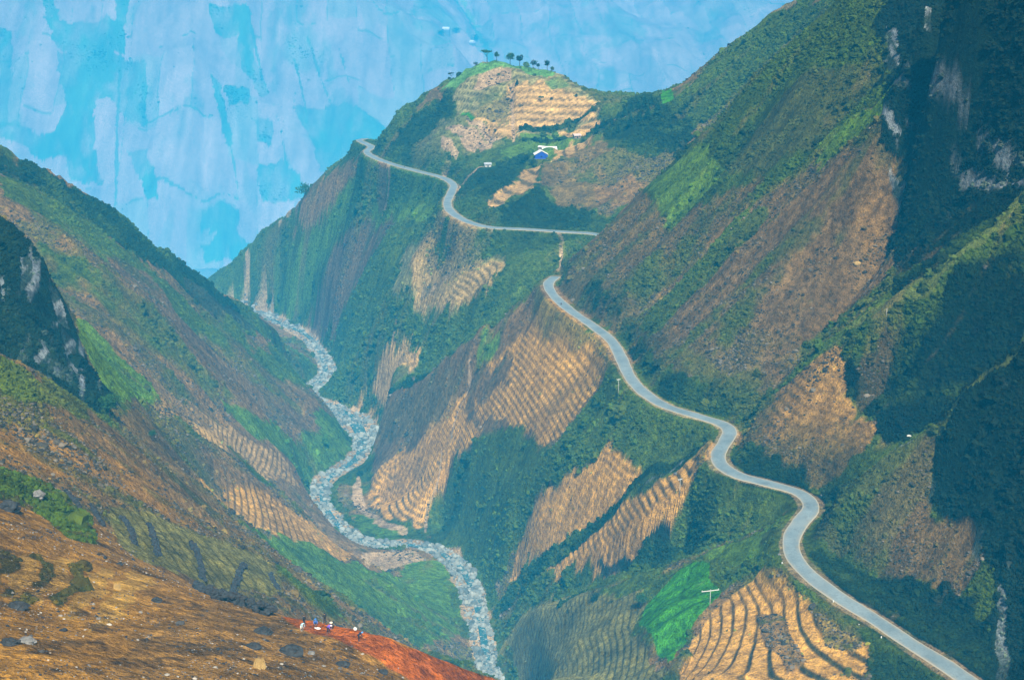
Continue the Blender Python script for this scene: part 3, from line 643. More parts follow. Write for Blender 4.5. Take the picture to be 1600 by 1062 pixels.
# patchy soil and growth
n3 = fbm(XX / 5, YY / 5, 3, 91); n4 = fbm(XX / 26 + YY / 60, YY / 40, 4, 92)
near = (YY < 1850)
COL *= (1 + near * (0.42 * n3 + 0.36 * n4) + (0.10 - 0.06 * fm) * np.clip(ST1, -2, 2) * (0.4 + 0.6 * (TER < 0.4)))[..., None]
ss = near * (TER < 0.4) * (YY > 262) * (COL[..., 0] > COL[..., 1]) * sstep(0.45, 1.5, 0.45 * ST1 + 0.5 * ST2 + 1.4 * n2 + 0.9 * n3) * 0.6
COL = COL * (1 - ss[..., None]) + np.array((0.030, 0.070, 0.014), np.float32) * ss[..., None]; VEG = VEG + 0.35 * ss
sb = near * (YY > 262) * (COL[..., 0] < COL[..., 1]) * (ROK < 0.1) * (YY < 1850) * sstep(0.9, 1.9, 0.5 * ST1 - 0.6 * ST2 + 1.4 * n4 + 0.8 * n3) * (RIV < 1) * 0.55
COL = COL * (1 - sb[..., None]) + np.array((0.150, 0.095, 0.038), np.float32) * sb[..., None]; VEG = VEG * (1 - 0.5 * sb)
gmix = near * (TER < 0.4) * sstep(0.12, 0.4, n4 + 0.4 * n2) * sstep(0.15, 0.3, VEG) * 0.55
COL = COL * (1 - gmix[..., None]) + np.array(KIND['g'][0], np.float32) * gmix[..., None]
VEG *= np.clip(0.75 + 1.1 * n4 + 0.5 * n2, 0.05, 1.6)
# level yards for the houses
PADS = []
for (px, py, y0, y1, rad) in ((845, 256, 1100, 1240, 7), (858, 238, 1120, 1250, 8), (851, 226, 1140, 1270, 7), (901, 222, 1140, 1260, 5), (762, 262, 1050, 1220, 5)):
    p = hit(px, py, y0, y1); ws = window(p[0] - 30, p[0] + 30, p[1] - 30, p[1] + 30)
    d = np.hypot(XX[ws] - p[0], YY[ws] - p[1]); z0 = ZZ[ws][np.unravel_index(np.argmin(d), d.shape)]
    w = 1 - sstep(rad, rad + 9, d); ZZ[ws] = ZZ[ws] * (1 - w) + z0 * w; VEG[ws] *= (1 - w); PADS.append((px, py, p[0], p[1], float(z0)))
# crags: bare rock where it is steep
dzx = np.gradient(ZZ, axis=1) / np.maximum(np.gradient(XX, axis=1), 1e-3)
dzs = np.gradient(ZZ, axis=0) / np.maximum(np.gradient(YY, axis=0), 1e-3)
crag = ROK * (8.0 * (0.5 - np.abs(fbm(XX / 16, YY / 22, 3, 95))) + 3.5 * fbm(XX / 6, ZZ / 9, 3, 96))
ZZ = ZZ + np.where(ROK > 0.2, crag * 0.55, 0) * sstep(5, 25, dAB)
rb = (ROK > 0.9) * ROK * sstep(0.10, 0.40, fbm(XX / 2.6 + YY / 9, ZZ / 9, 4, 97) * 0.75 + 0.5 * fbm(XX / 14, ZZ / 22, 2, 98) - 0.10)
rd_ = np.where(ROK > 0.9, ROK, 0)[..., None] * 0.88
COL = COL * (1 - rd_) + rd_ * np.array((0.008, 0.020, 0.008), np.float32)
rcol = np.where(XX[..., None] < 0, np.array((0.17, 0.20, 0.24), np.float32), np.array((0.20, 0.22, 0.25), np.float32))
COL = COL * (1 - rb[..., None]) + rcol * rb[..., None]
VEG *= (1 - 0.85 * rb)
# ploughed rows and clods on the near slope
nearw = (1 - sstep(235, 300, YY))
rowp = (XX * 0.50 + YY * 0.86) / 0.75 + 0.8 * fbm(XX / 9, YY / 9, 3, 101)
fur = np.abs((rowp - np.floor(rowp)) - 0.5) * 2
fl = fbm(XX / 1.3, YY / 1.3, 4, 102); fm2 = fbm(XX / 5.5, YY / 7.5, 4, 103)
rs = nearw * sstep(-0.3, 0.2, fbm(XX / 16, YY / 16, 2, 104))
COL *= (1 - 0.42 * rs * sstep(0.45, 0.95, fur) + 0.15 * nearw * fl)[..., None]
dk = nearw * (TER < 0.4) * sstep(0.12, 0.36, fl * 0.55 + fm2 * 0.75 - 0.55 * (COL[..., 0] > 4.0 * COL[..., 1] * 0.8) * 0) * 0.75
dk = np.where(COL[..., 0] > 2.9 * COL[..., 1], dk * 0.45, dk)[..., None]
COL = COL * (1 - dk) + np.array((0.075, 0.048, 0.020), np.float32) * dk
ZZ = ZZ - nearw * rs * 0.10 * fur
COL = np.clip(COL, 0.003, 0.9)
# ------------------------------------------------------------------ node helpers
def new_mat(name, rough=0.9, spec=0.2):
    m = bpy.data.materials.new(name); m.use_nodes = True
    b = m.node_tree.nodes["Principled BSDF"]
    b.inputs["Roughness"].default_value = rough; b.inputs["Specular IOR Level"].default_value = spec
    return m, m.node_tree, b
def nd(t, kind, **kw):
    n = t.nodes.new(kind)
    for k, v in kw.items():
        if k.startswith('i_'): n.inputs[k[2:].replace('_', ' ')].default_value = v
        else: setattr(n, k, v)
    return n
def noise_node(t, vec, scale, detail=4, rough=0.6):
    n = nd(t, "ShaderNodeTexNoise"); n.inputs["Scale"].default_value = scale; n.inputs["Detail"].default_value = detail; n.inputs["Roughness"].default_value = rough
    t.links.new(vec, n.inputs["Vector"]); return n.outputs["Fac"]
def ramp(t, src, a, b, c=0.0, d=1.0):
    n = nd(t, "ShaderNodeMapRange"); n.inputs[1].default_value = a; n.inputs[2].default_value = b; n.inputs[3].default_value = c; n.inputs[4].default_value = d
    t.links.new(src, n.inputs[0]); return n.outputs[0]
def mth(t, op, a, b):
    n = nd(t, "ShaderNodeMath", operation=op)
    for i, v in enumerate((a, b)):
        if isinstance(v, (int, float)): n.inputs[i].default_value = v
        else: t.links.new(v, n.inputs[i])
    return n.outputs[0]
def mixc(t, fac, a, b, mode='MIX'):
    n = nd(t, "ShaderNodeMix", data_type='RGBA', blend_type=mode)
    for s, v in ((n.inputs[0], fac), (n.inputs[6], a), (n.inputs[7], b)):
        if isinstance(v, (int, float)): s.default_value = v
        elif isinstance(v, tuple): s.default_value = (*v, 1)
        else: t.links.new(v, s)
    return n.outputs[2]
def bump(t, bsdf, h, dist, strength=1.0):
    n = nd(t, "ShaderNodeBump"); n.inputs["Distance"].default_value = dist; n.inputs["Strength"].default_value = strength
    t.links.new(h, n.inputs["Height"]); t.links.new(n.outputs[0], bsdf.inputs["Normal"])
def plain(name, col, rough=0.8, var=0.3, scale=1.0, spec=0.2):
    m, t, b = new_mat(name, rough, spec)
    tc = nd(t, "ShaderNodeTexCoord")
    f = noise_node(t, tc.outputs["Object"], scale, 4)
    t.links.new(mixc(t, ramp(t, f, 0.3, 0.7), tuple(c * (1 - var) for c in col), tuple(min(1, c * (1 + var)) for c in col)), b.inputs["Base Color"])
    return m

# ground: cover colour from the mesh, broken up by soil, stones and grass at several scales
GM, t, b = new_mat("ground_cover", 0.95, 0.08)
geo = nd(t, "ShaderNodeNewGeometry"); pos = geo.outputs["Position"]
at_c = nd(t, "ShaderNodeAttribute", attribute_name="cover"); at_f = nd(t, "ShaderNodeAttribute", attribute_name="traits")
sepf = nd(t, "ShaderNodeSeparateColor"); t.links.new(at_f.outputs["Color"], sepf.inputs[0])
nA = noise_node(t, pos, 0.35, 5, 0.65); nB = noise_node(t, pos, 1.6, 4, 0.6); nC = noise_node(t, pos, 0.06, 4, 0.6)
vor = nd(t, "ShaderNodeTexVoronoi"); vor.inputs["Scale"].default_value = 0.55; t.links.new(pos, vor.inputs["Vector"])
c1 = mixc(t, 1.0, at_c.outputs["Color"], mixc(t, ramp(t, nA, 0.32, 0.68), (0.48, 0.48, 0.50), (1.52, 1.50, 1.42)), 'MULTIPLY')
c2 = mixc(t, 1.0, c1, mixc(t, ramp(t, nB, 0.3, 0.7), (0.55, 0.55, 0.56), (1.45, 1.45, 1.44)), 'MULTIPLY')
spk = mth(t, 'MULTIPLY', ramp(t, vor.outputs["Distance"], 0.28, 0.12), ramp(t, nC, 0.42, 0.62))
spk = mth(t, 'MULTIPLY', spk, ramp(t, sepf.outputs["Green"], 0.02, 0.3, 0.25, 0.8))
c3 = mixc(t, spk, c2, (0.020, 0.030, 0.018))
nD = noise_node(t, pos, 7.0, 3, 0.7)
c3 = mixc(t, 1.0, c3, mixc(t, ramp(t, nD, 0.3, 0.7), (0.62, 0.62, 0.64), (1.36, 1.36, 1.34)), 'MULTIPLY')
t.links.new(c3, b.inputs["Base Color"])
hgt = mth(t, 'ADD', mth(t, 'MULTIPLY', nA, 1.6), mth(t, 'ADD', mth(t, 'MULTIPLY', nB, 0.5), mth(t, 'MULTIPLY', nD, 0.12)))
bump(t, b, hgt, 1.8, 1.0)

# ------------------------------------------------------------------ the ground as meshes: one sheet cut along the river, the ridges and the canyon
co = np.stack([XX, YY, ZZ], -1).reshape(-1, 3).astype(np.float32)
cov = np.concatenate([COL, np.ones((NR, NC, 1), np.float32)], -1).reshape(-1, 4).astype(np.float32)
trt = np.stack([TER, np.clip(VEG, 0, 1), ROK, np.ones_like(TER)], -1).reshape(-1, 4).astype(np.float32)
idx = np.arange(NR * NC).reshape(NR, NC)
quads = np.stack([idx[:-1, :-1], idx[:-1, 1:], idx[1:, 1:], idx[1:, :-1]], -1)
fx = XX[:-1, :-1]; fy = YY[:-1, :-1]
ra = np.interp(fy, river[:, 1], river[:, 0])
allroad = np.array(sorted([tuple(p[:2]) for p in list(roadA) + list(roadB)], key=lambda p: p[1]))
rdx = np.interp(fy, allroad[:, 1], allroad[:, 0])
region = np.full(fx.shape, 0)                                   # terraced slope between river and road
region[(fx > rdx)] = 1                                          # mountain on the right
region[(fx < ra) & (fy < 1500)] = 2                             # hillside on the left
region[(fy > 885) & (fx > ra - 200) & (fx < 70)] = 3            # hill with the knoll
region[(fx < ra) & (fy > 885) & (fy < 1500)] = 2
region[(fy > 1500) & (fy < 2600)] = 3
region[fy < 275] = 4                                            # slope in front
region[fy >= 2600] = 5                                          # far wall of the canyon
region[RIV[:-1, :-1] & (fy > 275) & (fy < 1850)] = 6
def mesh_from(name, co, faces, mats, attrs=None, smooth=True):
    used, inv = np.unique(faces.ravel(), return_inverse=True)
    k = faces.shape[1]; n = len(faces)
    me = bpy.data.meshes.new(name)
    me.vertices.add(len(used)); me.vertices.foreach_set('co', np.ascontiguousarray(co[used], np.float32).ravel())
    me.loops.add(n * k); me.loops.foreach_set('vertex_index', inv.astype(np.int32).ravel())
    me.polygons.add(n); me.polygons.foreach_set('loop_start', (np.arange(n) * k).astype(np.int32)); me.polygons.foreach_set('loop_total', np.full(n, k, np.int32))
    me.polygons.foreach_set('use_smooth', np.full(n, smooth))
    for an, av in (attrs or {}).items():
        a = me.attributes.new(an, 'FLOAT_COLOR', 'POINT'); a.data.foreach_set('color', np.ascontiguousarray(av[used], np.float32).ravel())
    me.update(calc_edges=True)
    for m in mats: me.materials.append(m)
    return me
def link(name, me, parent=None, kind=None, label=None, cat=None, group=None):
    o = bpy.data.objects.new(name, me); SC.collection.objects.link(o)
    if parent is not None: o.parent = parent
    if kind: o['kind'] = kind
    if label: o['label'] = label
    if cat: o['category'] = cat
    if group: o['group'] = group
    return o
GROUND = (("terraced_hillside", 'steep terraced spurs of ochre fields and dark scrub between river and road', 'hillside'),
          ("mountain", 'dark green and brown mountain rising beside the winding road', 'mountain'),
          ("valley_hillside", 'brown and green hillside sloping down to the near bank of the river', 'hillside'),
          ("hill", 'hazy hill with a terraced knoll and white roofed houses above the far road', 'hill'),
          ("foreground_slope", 'sunlit tan and orange ploughed slope at the bottom of the view', 'hillside'),
          ("far_mountain", 'pale blue hazy mountain wall patched with strip fields', 'mountain'),
          ("river_bed", 'sandy bed of the winding river at the valley floor', 'river bed'))
for k, (nm, lb, ct) in enumerate(GROUND):
    q = quads[region == k]
    link(nm, mesh_from(nm, co, q, [GM], {"cover": cov, "traits": trt}), kind='structure', label=lb, cat=ct)

def ground_z(x, y):
    """height of the finished ground (bilinear on the fine grid)"""
    s = np.log(np.asarray(y, float)); tt = np.asarray(x, float) / np.asarray(y, float)
    i = np.clip(np.interp(s, rows, np.arange(NR)), 0, NR - 1.001); j = np.clip(np.interp(tt, cols, np.arange(NC)), 0, NC - 1.001)
    a = i.astype(int); c = j.astype(int); fa = i - a; fc = j - c
    return (ZZ[a, c] * (1 - fc) + ZZ[a, c + 1] * fc) * (1 - fa) + (ZZ[a + 1, c] * (1 - fc) + ZZ[a + 1, c + 1] * fc) * fa
def ground_at(px, py, y0, y1):
    """point of the finished ground seen at a photo position"""
    d = ray(px, py); ys = y0 * (y1 / y0) ** np.linspace(0, 1, 4000)
    x = d[0] / d[1] * ys; z = d[2] / d[1] * ys
    g = ground_z(x, ys) - z
    k = np.nonzero(g >= 0)[0]; i = k[0] if len(k) else int(np.argmax(g))
    return np.array([x[i], ys[i], float(ground_z(x[i], ys[i]))])

# ------------------------------------------------------------------ roads
RM, t, b = new_mat("worn_asphalt", 0.62, 0.35)
tc = nd(t, "ShaderNodeNewGeometry"); at_u = nd(t, "ShaderNodeAttribute", attribute_name="lane")
su = nd(t, "ShaderNodeSeparateColor"); t.links.new(at_u.outputs["Color"], su.inputs[0])
f1 = noise_node(t, tc.outputs["Position"], 0.12, 4); f2 = noise_node(t, tc.outputs["Position"], 1.5, 3)
base = mixc(t, ramp(t, f1, 0.3, 0.7), (0.13, 0.19, 0.23), (0.23, 0.30, 0.34))
base = mixc(t, 1.0, base, mixc(t, ramp(t, f2, 0.3, 0.7), (0.85, 0.85, 0.85), (1.12, 1.12, 1.12)), 'MULTIPLY')
f3 = noise_node(t, tc.outputs["Position"], 0.35, 5, 0.7); f4 = noise_node(t, tc.outputs["Position"], 0.045, 3)
base = mixc(t, mth(t, 'MULTIPLY', ramp(t, f3, 0.56, 0.66), 0.5), base, (0.075, 0.10, 0.12))
base = mixc(t, mth(t, 'MULTIPLY', ramp(t, f4, 0.5, 0.7), 0.35), base, (0.30, 0.35, 0.37))
base = mixc(t, mth(t, 'MULTIPLY', mth(t, 'MULTIPLY', ramp(t, su.outputs["Red"], 0.45, 0.9), ramp(t, f3, 0.42, 0.56)), 0.6), base, (0.34, 0.30, 0.22))
base = mixc(t, ramp(t, su.outputs["Red"], 0.80, 0.98), base, (0.42, 0.38, 0.30))
t.links.new(base, b.inputs["Base Color"])
def ribbon(name, P, hw, mat, lab, cat):
    P = np.array(P); T = np.gradient(P[:, :2], axis=0); T /= np.linalg.norm(T, axis=1)[:, None]
    Nn = np.stack([-T[:, 1], T[:, 0]], -1)
    us = np.array([-1.0, -0.93, -0.5, 0, 0.5, 0.93, 1.0]); n, k = len(P), len(us)
    jit = 1 + 0.05 * np.sin(np.arange(n) * 0.37) + 0.03 * np.sin(np.arange(n) * 1.13)
    v = np.zeros((n, k, 3)); v[..., 0] = P[:, None, 0] + Nn[:, None, 0] * us * (hw * jit)[:, None]; v[..., 1] = P[:, None, 1] + Nn[:, None, 1] * us * (hw * jit)[:, None]
    v[..., 2] = P[:, None, 2] + 0.10 - 0.05 * np.abs(us)
    side = v[:, [0, -1]].copy(); side[..., 2] -= 0.6
    v = np.concatenate([side[:, :1], v, side[:, 1:]], 1); k += 2
    at_ = np.zeros((n, k, 4)); at_[..., 0] = np.abs(np.r_[-1, us, 1]); at_[..., 3] = 1
    ix = np.arange(n * k).reshape(n, k)
    q = np.stack([ix[:-1, :-1], ix[:-1, 1:], ix[1:, 1:], ix[1:, :-1]], -1).reshape(-1, 4)
    return link(name, mesh_from(name, v.reshape(-1, 3), q, [mat], {"lane": at_.reshape(-1, 4)}), kind='structure', label=lab, cat=cat)
ribbon("road", roadA, 3.05, RM, 'pale grey blue road winding in curves along the mountainside', 'road')
ribbon("far_road", roadB, 3.3, RM, 'distant stretch of pale road curving under the knoll', 'road')

# ------------------------------------------------------------------ river water among the stones
WM, t, b = new_mat("river_water", 0.18, 0.5)
b.inputs["Base Color"].default_value = (0.10, 0.20, 0.20, 1)
geo = nd(t, "ShaderNodeNewGeometry"); f = noise_node(t, geo.outputs["Position"], 0.8, 4)
t.links.new(mixc(t, ramp(t, f, 0.52, 0.72), (0.035, 0.13, 0.16), (0.30, 0.42, 0.45)), b.inputs["Base Color"])
bump(t, b, f, 0.4, 0.5)
rv = river.copy(); wob = 0.35 * wpts * np.sin(np.cumsum(np.r_[0, np.hypot(*np.diff(rv[:, :2], axis=0).T)]) / 38.0)
Tn = np.gradient(rv[:, :2], axis=0); Tn /= np.linalg.norm(Tn, axis=1)[:, None]
rv[:, 0] += -Tn[:, 1] * wob; rv[:, 1] += Tn[:, 0] * wob
n = len(rv); us = np.linspace(-1, 1, 5); wv = np.clip(wpts * 0.42, 1.8, 5.5)
v = np.zeros((n, 5, 3)); v[..., 0] = rv[:, None, 0] - Tn[:, None, 1] * us * wv[:, None]; v[..., 1] = rv[:, None, 1] + Tn[:, None, 0] * us * wv[:, None]; v[..., 2] = rv[:, None, 2] + 0.55
ix = np.arange(n * 5).reshape(n, 5); q = np.stack([ix[:-1, :-1], ix[:-1, 1:], ix[1:, 1:], ix[1:, :-1]], -1).reshape(-1, 4)
link("river_water", mesh_from("river_water", v.reshape(-1, 3), q, [WM]), kind='structure', label='thin pale stream running among the boulders', cat='river')

# ------------------------------------------------------------------ scattered cover (uncountable): scrub, stones, river boulders
def pebble_tree(name, mat, flat, rough_amp, subdiv, seed):
    """geometry nodes: a rough little body on every point, sized and turned by the point's attributes"""
    g = bpy.data.node_groups.new(name, 'GeometryNodeTree')
    g.interface.new_socket("Geometry", in_out='INPUT', socket_type='NodeSocketGeometry')
    g.interface.new_socket("Geometry", in_out='OUTPUT', socket_type='NodeSocketGeometry')
    N_ = g.nodes; Lk = g.links
    gi = N_.new("NodeGroupInput"); go = N_.new("NodeGroupOutput")
    variants = []
    for v in range(4):
        ico = N_.new("GeometryNodeMeshIcoSphere"); ico.inputs["Radius"].default_value = 0.5; ico.inputs["Subdivisions"].default_value = subdiv
        p = N_.new("GeometryNodeInputPosition")
        nz = N_.new("ShaderNodeTexNoise"); nz.inputs["Scale"].default_value = 2.6; nz.inputs["Detail"].default_value = 3
        off = N_.new("ShaderNodeVectorMath"); off.operation = 'ADD'; off.inputs[1].default_value = (v * 5.1 + seed, v * 3.3, v * 7.7)
        Lk.new(p.outputs[0], off.inputs[0]); Lk.new(off.outputs[0], nz.inputs["Vector"])
        sub = N_.new("ShaderNodeVectorMath"); sub.operation = 'SUBTRACT'; sub.inputs[1].default_value = (0.5, 0.5, 0.5)
        Lk.new(nz.outputs["Color"], sub.inputs[0])
        sc = N_.new("ShaderNodeVectorMath"); sc.operation = 'SCALE'; sc.inputs["Scale"].default_value = rough_amp
        Lk.new(sub.outputs[0], sc.inputs[0])
        sp = N_.new("GeometryNodeSetPosition"); Lk.new(ico.outputs["Mesh"], sp.inputs["Geometry"]); Lk.new(sc.outputs[0], sp.inputs["Offset"])
        tr = N_.new("GeometryNodeTransform"); tr.inputs["Scale"].default_value = (1, 1, flat); tr.inputs["Translation"].default_value = (0, 0, 0.5 * flat * 0.55)
        Lk.new(sp.outputs[0], tr.inputs["Geometry"])
        sm = N_.new("GeometryNodeSetMaterial"); sm.inputs["Material"].default_value = mat; Lk.new(tr.outputs[0], sm.inputs["Geometry"])
        variants.append(sm)
    gti = N_.new("GeometryNodeGeometryToInstance")
    for s in variants: Lk.new(s.outputs[0], gti.inputs[0])
    iop = N_.new("GeometryNodeInstanceOnPoints"); iop.inputs["Pick Instance"].default_value = True
    aS = N_.new("GeometryNodeInputNamedAttribute"); aS.data_type = 'FLOAT_VECTOR'; aS.inputs["Name"].default_value = "size"
    aR = N_.new("GeometryNodeInputNamedAttribute"); aR.data_type = 'FLOAT_VECTOR'; aR.inputs["Name"].default_value = "turn"
    aI = N_.new("GeometryNodeInputNamedAttribute"); aI.data_type = 'INT'; aI.inputs["Name"].default_value = "pick"
    Lk.new(gi.outputs[0], iop.inputs["Points"]); Lk.new(gti.outputs[0], iop.inputs["Instance"])
    Lk.new(aS.outputs[0], iop.inputs["Scale"]); Lk.new(aR.outputs[0], iop.inputs["Rotation"]); Lk.new(aI.outputs[0], iop.inputs["Instance Index"])
    Lk.new(iop.outputs[0], go.inputs[0])
    return g
def scatter(name, label, cat, P, size, mat, flat, amp, subdiv=2, tint=None):
    n = len(P); me = bpy.data.meshes.new(name)
    me.vertices.add(n); me.vertices.foreach_set('co', np.ascontiguousarray(P, np.float32).ravel())
    sz = np.stack([size * rng.uniform(0.8, 1.25, n), size * rng.uniform(0.8, 1.25, n), size * rng.uniform(0.75, 1.3, n)], -1).astype(np.float32)
    tn = np.stack([rng.uniform(-0.25, 0.25, n), rng.uniform(-0.25, 0.25, n), rng.uniform(0, 6.28, n)], -1).astype(np.float32)
    a = me.attributes.new("size", 'FLOAT_VECTOR', 'POINT'); a.data.foreach_set('vector', sz.ravel())
    a = me.attributes.new("turn", 'FLOAT_VECTOR', 'POINT'); a.data.foreach_set('vector', tn.ravel())
    a = me.attributes.new("pick", 'INT', 'POINT'); a.data.foreach_set('value', rng.integers(0, 4, n).astype(np.int32))
    if tint is not None:
        a = me.attributes.new("tint", 'FLOAT_COLOR', 'POINT'); a.data.foreach_set('color', np.concatenate([tint, np.ones((n, 1))], 1).astype(np.float32).ravel())
    o = link(name, me, kind='stuff', label=label, cat=cat)
    md = o.modifiers.new("scatter", 'NODES'); md.node_group = pebble_tree(name, mat, flat, amp, subdiv, len(name))
    return o
def leaf_mat(name, dark, light, rough=0.8):
    m, t, b = new_mat(name, rough, 0.15)
    oi = nd(t, "ShaderNodeObjectInfo"); g_ = nd(t, "ShaderNodeNewGeometry")
    f = noise_node(t, g_.outputs["Position"], 1.1, 4, 0.7)
    k = mth(t, 'ADD', mth(t, 'MULTIPLY', oi.outputs["Random"], 0.6), mth(t, 'MULTIPLY', ramp(t, f, 0.3, 0.7), 0.4))
    ti = nd(t, "ShaderNodeAttribute", attribute_name="tint", attribute_type='INSTANCER')
    t.links.new(mixc(t, 1.0, ti.outputs["Color"], mixc(t, k, dark, light), 'MULTIPLY'), b.inputs["Base Color"])
    bump(t, b, f, 0.5, 0.9)
    return m
SCRUB = leaf_mat("scrub_leaves", (0.30, 0.30, 0.34), (1.30, 1.25, 1.05))
DRYS = leaf_mat("dry_scrub", (0.25, 0.35, 0.30), (1.1, 1.2, 0.8))
STONE, t, b = new_mat("river_stone", 0.75, 0.3)
oi = nd(t, "ShaderNodeObjectInfo"); g_ = nd(t, "ShaderNodeNewGeometry")
f = noise_node(t, g_.outputs["Position"], 0.9, 4)
t.links.new(mixc(t, mth(t, 'ADD', mth(t, 'MULTIPLY', oi.outputs["Random"], 0.75), mth(t, 'MULTIPLY', f, 0.25)), (0.025, 0.05, 0.06), (0.36, 0.38, 0.36)), b.inputs["Base Color"])
FSTONE, t, b = new_mat("field_stone", 0.85, 0.2)
oi = nd(t, "ShaderNodeObjectInfo")
t.links.new(mixc(t, mth(t, 'POWER', oi.outputs["Random"], 4.5), (0.028, 0.030, 0.034), (0.46, 0.42, 0.36)), b.inputs["Base Color"])

SROCK, t, b = new_mat("slope_rock", 0.9, 0.15)
oi = nd(t, "ShaderNodeObjectInfo")
t.links.new(mixc(t, mth(t, 'POWER', oi.outputs["Random"], 3.0), (0.030, 0.028, 0.020), (0.20, 0.17, 0.13)), b.inputs["Base Color"])
infr = (np.abs(TT) < 0.47) & ((YY < 1850) | ((YY > 5000) & (YY < 7600))) & (YY > 95)
def sample(weight, n, clear=5.5):
    w = (weight * infr).ravel().astype(np.float64); w /= w.sum()
    k = rng.choice(w.size, n, p=w)
    r, c = np.divmod(k, NC)
    rr = np.clip(r + rng.uniform(-0.5, 0.5, n), 0, NR - 1); cc = np.clip(c + rng.uniform(-0.5, 0.5, n), 0, NC - 1)
    y = np.exp(np.interp(rr, np.arange(NR), rows)); x = np.interp(cc, np.arange(NC), cols) * y
    ok = (dAB.ravel()[k] > clear) if clear else np.ones(n, bool)
    return x[ok], y[ok], VEG.ravel()[k][ok], COL.reshape(-1, 3)[k][ok]
# rows are not evenly spaced in depth: weight by the cell's width in metres so that density is even per picture area
cellr = np.gradient(rows)[:, None] * np.ones((1, NC)) * np.gradient(cols)[None, :]
slopef = np.clip(np.abs(dzs) + 0.30, 0.3, 2.0)
wv_ = np.clip(VEG, 0, 1.4) ** 1.6 * cellr * slopef
wv_ *= np.where(YY < 262, (VEG > 0.35) * 1.0, 1.0)
x, y, vg, cl = sample(wv_, 300000)
size = (0.35 + 0.0009 * y) * rng.lognormal(0, 0.42, len(x)) * (0.75 + 0.25 * np.clip(vg, 0, 1))
size = np.where(y > 1850, size * 0.9, size)
big = rng.random(len(x)) < 0.03 * np.clip(vg, 0, 1); size[big] *= 2.0
size = np.where(y > 1850, np.minimum(size, 9.0), np.minimum(size, 4.2))
z = ground_z(x, y)
dry = (cl[:, 0] > cl[:, 1]) & (rng.random(len(x)) < 0.7)
P = np.stack([x, y, z - 0.12 * size], -1)
scatter("scrub", 'green scrub and low bushes covering the mountain slopes', 'scrub', P[~dry], size[~dry], SCRUB, 0.85, 1.5, tint=np.clip(cl[~dry], 0, 0.3) * np.array([0.85, 1.0, 0.8]))
scatter("dry_scrub", 'dark dry scrub scattered over the brown slopes', 'scrub', P[dry], size[dry] * 0.55, DRYS, 0.7, 1.0, tint=np.array([[0.040, 0.045, 0.018]]) + 0.06 * cl[dry])
# larger shrubs gathered in the hollows
hol = (COL[..., 1] > COL[..., 0]) * (YY > 380) * (YY < 1500) * (RIV < 1) * sstep(0.2, 1.2, -ST2 + 0.6 * n4) * np.clip(VEG, 0, 1)
x, y, vg, cl = sample(hol * cellr * slopef, 5200, 9.0)
s_ = np.clip(rng.lognormal(0.75, 0.35, len(x)) * (0.7 + y / 1800), 1.2, 6.0)
scatter("hollow_shrubs", 'dark shrubs clustered in the gullies of the green slopes', 'shrubs', np.stack([x, y, ground_z(x, y) - 0.1 * s_], -1), s_, SCRUB, 0.95, 1.7, tint=np.clip(cl, 0, 0.2) * np.array([0.62, 0.8, 0.6]), subdiv=3)
# boulders of the river bed
x, y, vg, cl = sample((dR < halfw * 1.05 + 1.0) * cellr * (0.35 + 1.3 * (n2 > -0.1)), 17000, 0)
s_ = rng.lognormal(-0.35, 0.62, len(x)) * (0.7 + y * 0.0006)
s_ = np.minimum(s_, 4.5)
scatter("river_stones", 'pale grey and bluish boulders filling the river bed', 'stones', np.stack([x, y, ground_z(x, y) - 0.05 * s_], -1), s_, STONE, 0.75, 0.7)
# stones and clods on the near slopes, rocks on the bare ones
wst = (YY < 262) * cellr * np.clip(0.4 + 1.2 * n2, 0.05, 2) * np.where(COL[..., 0] > 2.9 * COL[..., 1], 0.25, 1.0)
x, y, vg, cl = sample(wst, 34000)
s_ = rng.lognormal(-2.25, 0.6, len(x)) * (0.55 + y / 330)
scatter("field_stones", 'stones and dark clods scattered on the ploughed ground', 'stones', np.stack([x, y, ground_z(x, y) - 0.1 * s_], -1), s_, FSTONE, 0.6, 0.8)
bare = (YY >= 262) * (YY < 1300) * (RIV < 1) * (COL[..., 0] > 1.15 * COL[..., 1]) * (TER < 0.6) * np.clip(0.3 + 1.4 * n4 + 1.2 * n2, 0.02, 2)
x, y, vg, cl = sample(bare * cellr * slopef, 90000)
s_ = rng.lognormal(-0.75, 0.5, len(x)) * (0.55 + y / 900)
scatter("slope_rocks", 'dark rocks and dry tufts strewn over the brown slopes', 'rocks', np.stack([x, y, ground_z(x, y) - 0.1 * s_], -1), s_, SROCK, 0.55, 0.9)
